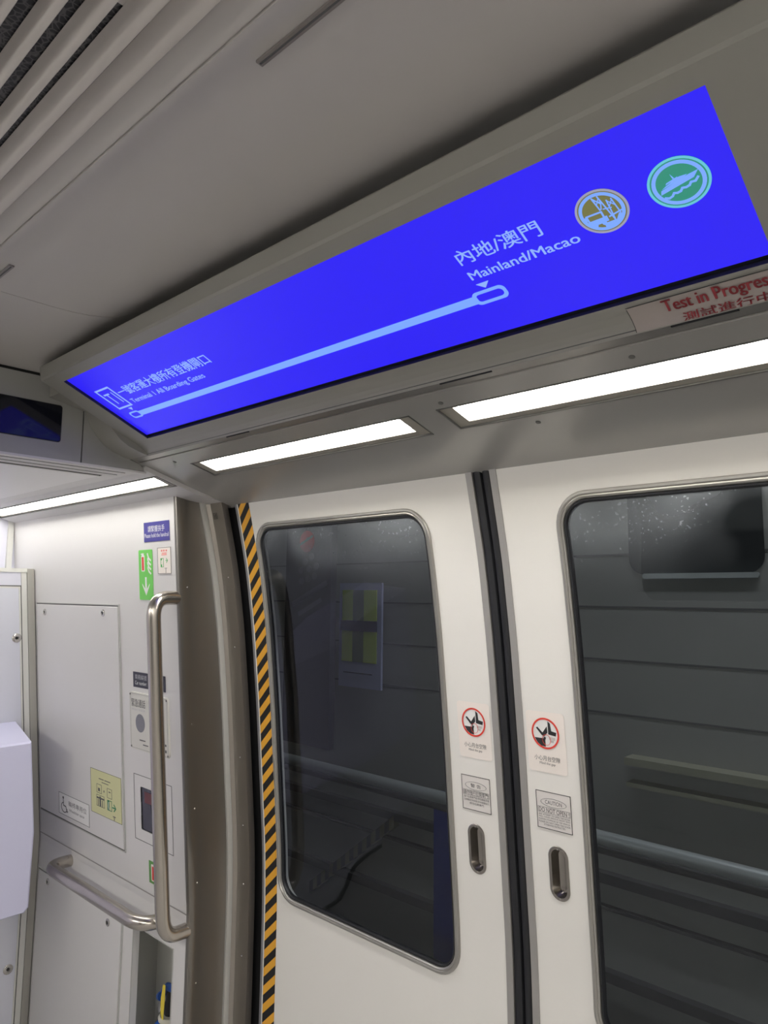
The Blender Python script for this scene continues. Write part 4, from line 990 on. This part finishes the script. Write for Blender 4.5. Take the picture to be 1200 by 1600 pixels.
o = G().box(-1.0, 3.2, 2.14, TY, 1.15, 1.172).box(-1.0, 3.2, 2.15, TY, 1.085, 1.098).make('cable_rail', mat('cable_rail_tan', (.34, .33, .25), .6)); tag(o, 'pair of tan cable rails along the tunnel wall seen through the right window', 'rail')
# dark framed opening in the tunnel wall
op = empty('tunnel_opening', (-.79, TY, 1.71), 'dark rounded opening with pale lower rim in the tunnel wall, right window', 'opening')
frt = Frame((0, TY, 0), (1, 0, 0), (0, 0, 1))
poly('dark_panel', frt, rrect(-.99, -.595, 1.725, 2.35, .05), mat('opening_dark', (.03, .033, .035), .4), op, h=.001, t=.004)
polys('lower_rim', frt, [rrect(-.945, -.610, 1.712, 1.728, .007)], M_TRAIL, op, h=.001, t=.012)
# lime board added in place of a reflection, navy panel with red disc, blue post
lb = empty('lime_reflection_board', (-2.157, TY, 1.27), 'added lime green board with dark middle band, standing in for a reflection in the left window', 'reflection stand-in')
fb = Frame((-2.157, 2.165, 1.505), (1, 0, 0), (0, 0, 1))
poly('backing_board', fb, rect(-.125, .125, -.235, .20), M_TLAV, lb, h=0, t=.01)
polys('lime_panel', fb, [rect(-.105, -.040, .040, .170), rect(.025, .100, .040, .170), rect(-.105, -.040, -.13, .0), rect(.025, .100, -.13, .0)], M_LIME, lb, h=.011, t=.002)
polys('olive_panel', fb, [rect(-.040, .025, .040, .170), rect(-.040, .025, -.13, .0)], M_LIME2, lb, h=.011, t=.002)
polys('dark_band', fb, [rect(-.112, .104, -.002, .042), rect(-.09, .08, -.178, -.173)], M_TNAVY, lb, h=.014, t=.002)
nv = empty('navy_sign_panel', (-2.28, 1.97, 1.2), 'tall dark navy panel with a red disc near its top, seen through left window', 'sign')
fb = Frame((-2.279, 1.99, 1.65), (1, 0, 0), (0, 0, 1))
poly('panel', fb, rect(-.135, .150, -.60, .33), M_TNAVY, nv, h=0, t=.03)
poly('red_disc', fb, ell(.0, .225, .045, .045), M_TRED, nv, h=.031, t=.002)
polys('disc_stripe', fb, stroke([(-.035, .215), (.037, .245)], .010), mat('dull_pale', (.22, .22, .22), .5), nv, h=.034, t=.001)
mk2 = []
for (a_, b_) in ((-.01, .14), (.03, .16), (-.035, .105), (.015, .11), (.06, .12), (-.03, .06), (.01, .07), (.05, .08)): mk2.append(ell(a_, b_, .016, .015, 10))
mk2 += stroke([(-.08, -.035), (.12, .05)], .022) + stroke([(-.04, -.075), (.09, -.018)], .018)
polys('faded_marks', fb, mk2, mat('navy_pale', (.06, .066, .08), .6), nv, h=.031, t=.001)
bp_ = G().box(-1.572, -1.42, 1.93, 1.97, -.6, 1.0).make('blue_post', M_TBLUE); tag(bp_, 'blue post outside the lower right corner of the left door window', 'post')
# walkway edge with worn hazard stripes
we = empty('walkway_edge', (-2.4, 1.9, .6), 'worn hazard-striped walkway edge outside, low in the left door window', 'kerb')
pa, pb = Vector((-2.46, 2.17, .375)), Vector((-1.97, 2.17, .75)); dv = (pb - pa)
g = G(); g2 = G()
for k in range(20):
    q0 = pa + dv * (k / 20); q1 = pa + dv * ((k + 1) / 20)
    (g if k % 2 else g2).add([q0, q1, q1 + Vector((0, 0, .045)), q0 + Vector((0, 0, .045)), q0 + Vector((0, .03, 0)), q1 + Vector((0, .03, 0)), q1 + Vector((0, .03, .045)), q0 + Vector((0, .03, .045))], [(0, 1, 2, 3), (4, 5, 6, 7), (0, 4, 5, 1), (3, 2, 6, 7), (0, 3, 7, 4), (1, 2, 6, 5)])
g.make('pale_stripes', mat('worn_tan', (.20, .19, .11), .7), we); g2.make('dark_stripes', M_CONCD, we)
# tunnel floor and an unseen fill light added to brighten the wall
tag(G().box(-6.5, 3.5, 1.45, TY, -.85, -.8).make('tunnel_floor', M_CONC), kind='structure')
tag(G().box(-6.5, 3.5, 1.45, TY, 3.2, 3.25).make('tunnel_roof', M_CONC), kind='structure')
tl = bpy.data.lights.new('tunnel_fill', 'AREA'); tl.shape = 'RECTANGLE'; tl.size = 3.0; tl.size_y = .1; tl.energy = TUNNEL_FILL; tl.color = (.96, .97, 1.0)
to = bpy.data.objects.new('tunnel_fill', tl); COL.objects.link(to); to.location = (.3, 1.75, 3.1); to.rotation_euler = (math.radians(12), 0, 0)

# ================================================================ LAMPS ON THE OPPOSITE SIDE (behind the camera)
g = G()
def mirr(fz, g, x0, x1, y0, y1): g.prism_x([(-y0, fz(y0)), (-y1, fz(y1)), (-y1, fz(y1) + .015), (-y0, fz(y0) + .015)], x0, x1)
mirr(cove_z, g, XE, XFAR, .60, 1.14)
tag(g.make('ceiling_cove_opposite', M_COVE), kind='structure')
for x0, x1 in ((-2.9, -1.8), (-1.5, -.85), (-.75, .6), (1.0, 3.2)):
    t = empty('ceiling_light', ((x0 + x1) / 2, -.97, 1.95), 'strip light on the opposite side of the car, behind the camera', 'ceiling light', 'strip lights on the opposite side')
    gg = G(); gg.prism_x([(-.945, cove_z(.945) - .004), (-.993, cove_z(.993) - .004), (-.993, cove_z(.993) - .001), (-.945, cove_z(.945) - .001)], x0, x1)
    gg.make('diffuser', M_LAMPO, t)
for x0, x1 in ((1.0, 3.2),):
    t = empty('ceiling_light', ((x0 + x1) / 2, .97, 1.95), 'strip light further along the cove, beyond the right edge', 'ceiling light')
    gg = G(); gg.prism_x([(.945, cove_z(.945) - .004), (.993, cove_z(.993) - .004), (.993, cove_z(.993) - .001), (.945, cove_z(.945) - .001)], x0, x1)
    gg.make('diffuser', M_LAMP, t)

for o in bpy.data.objects:
    if '_b' in o: del o['_b']
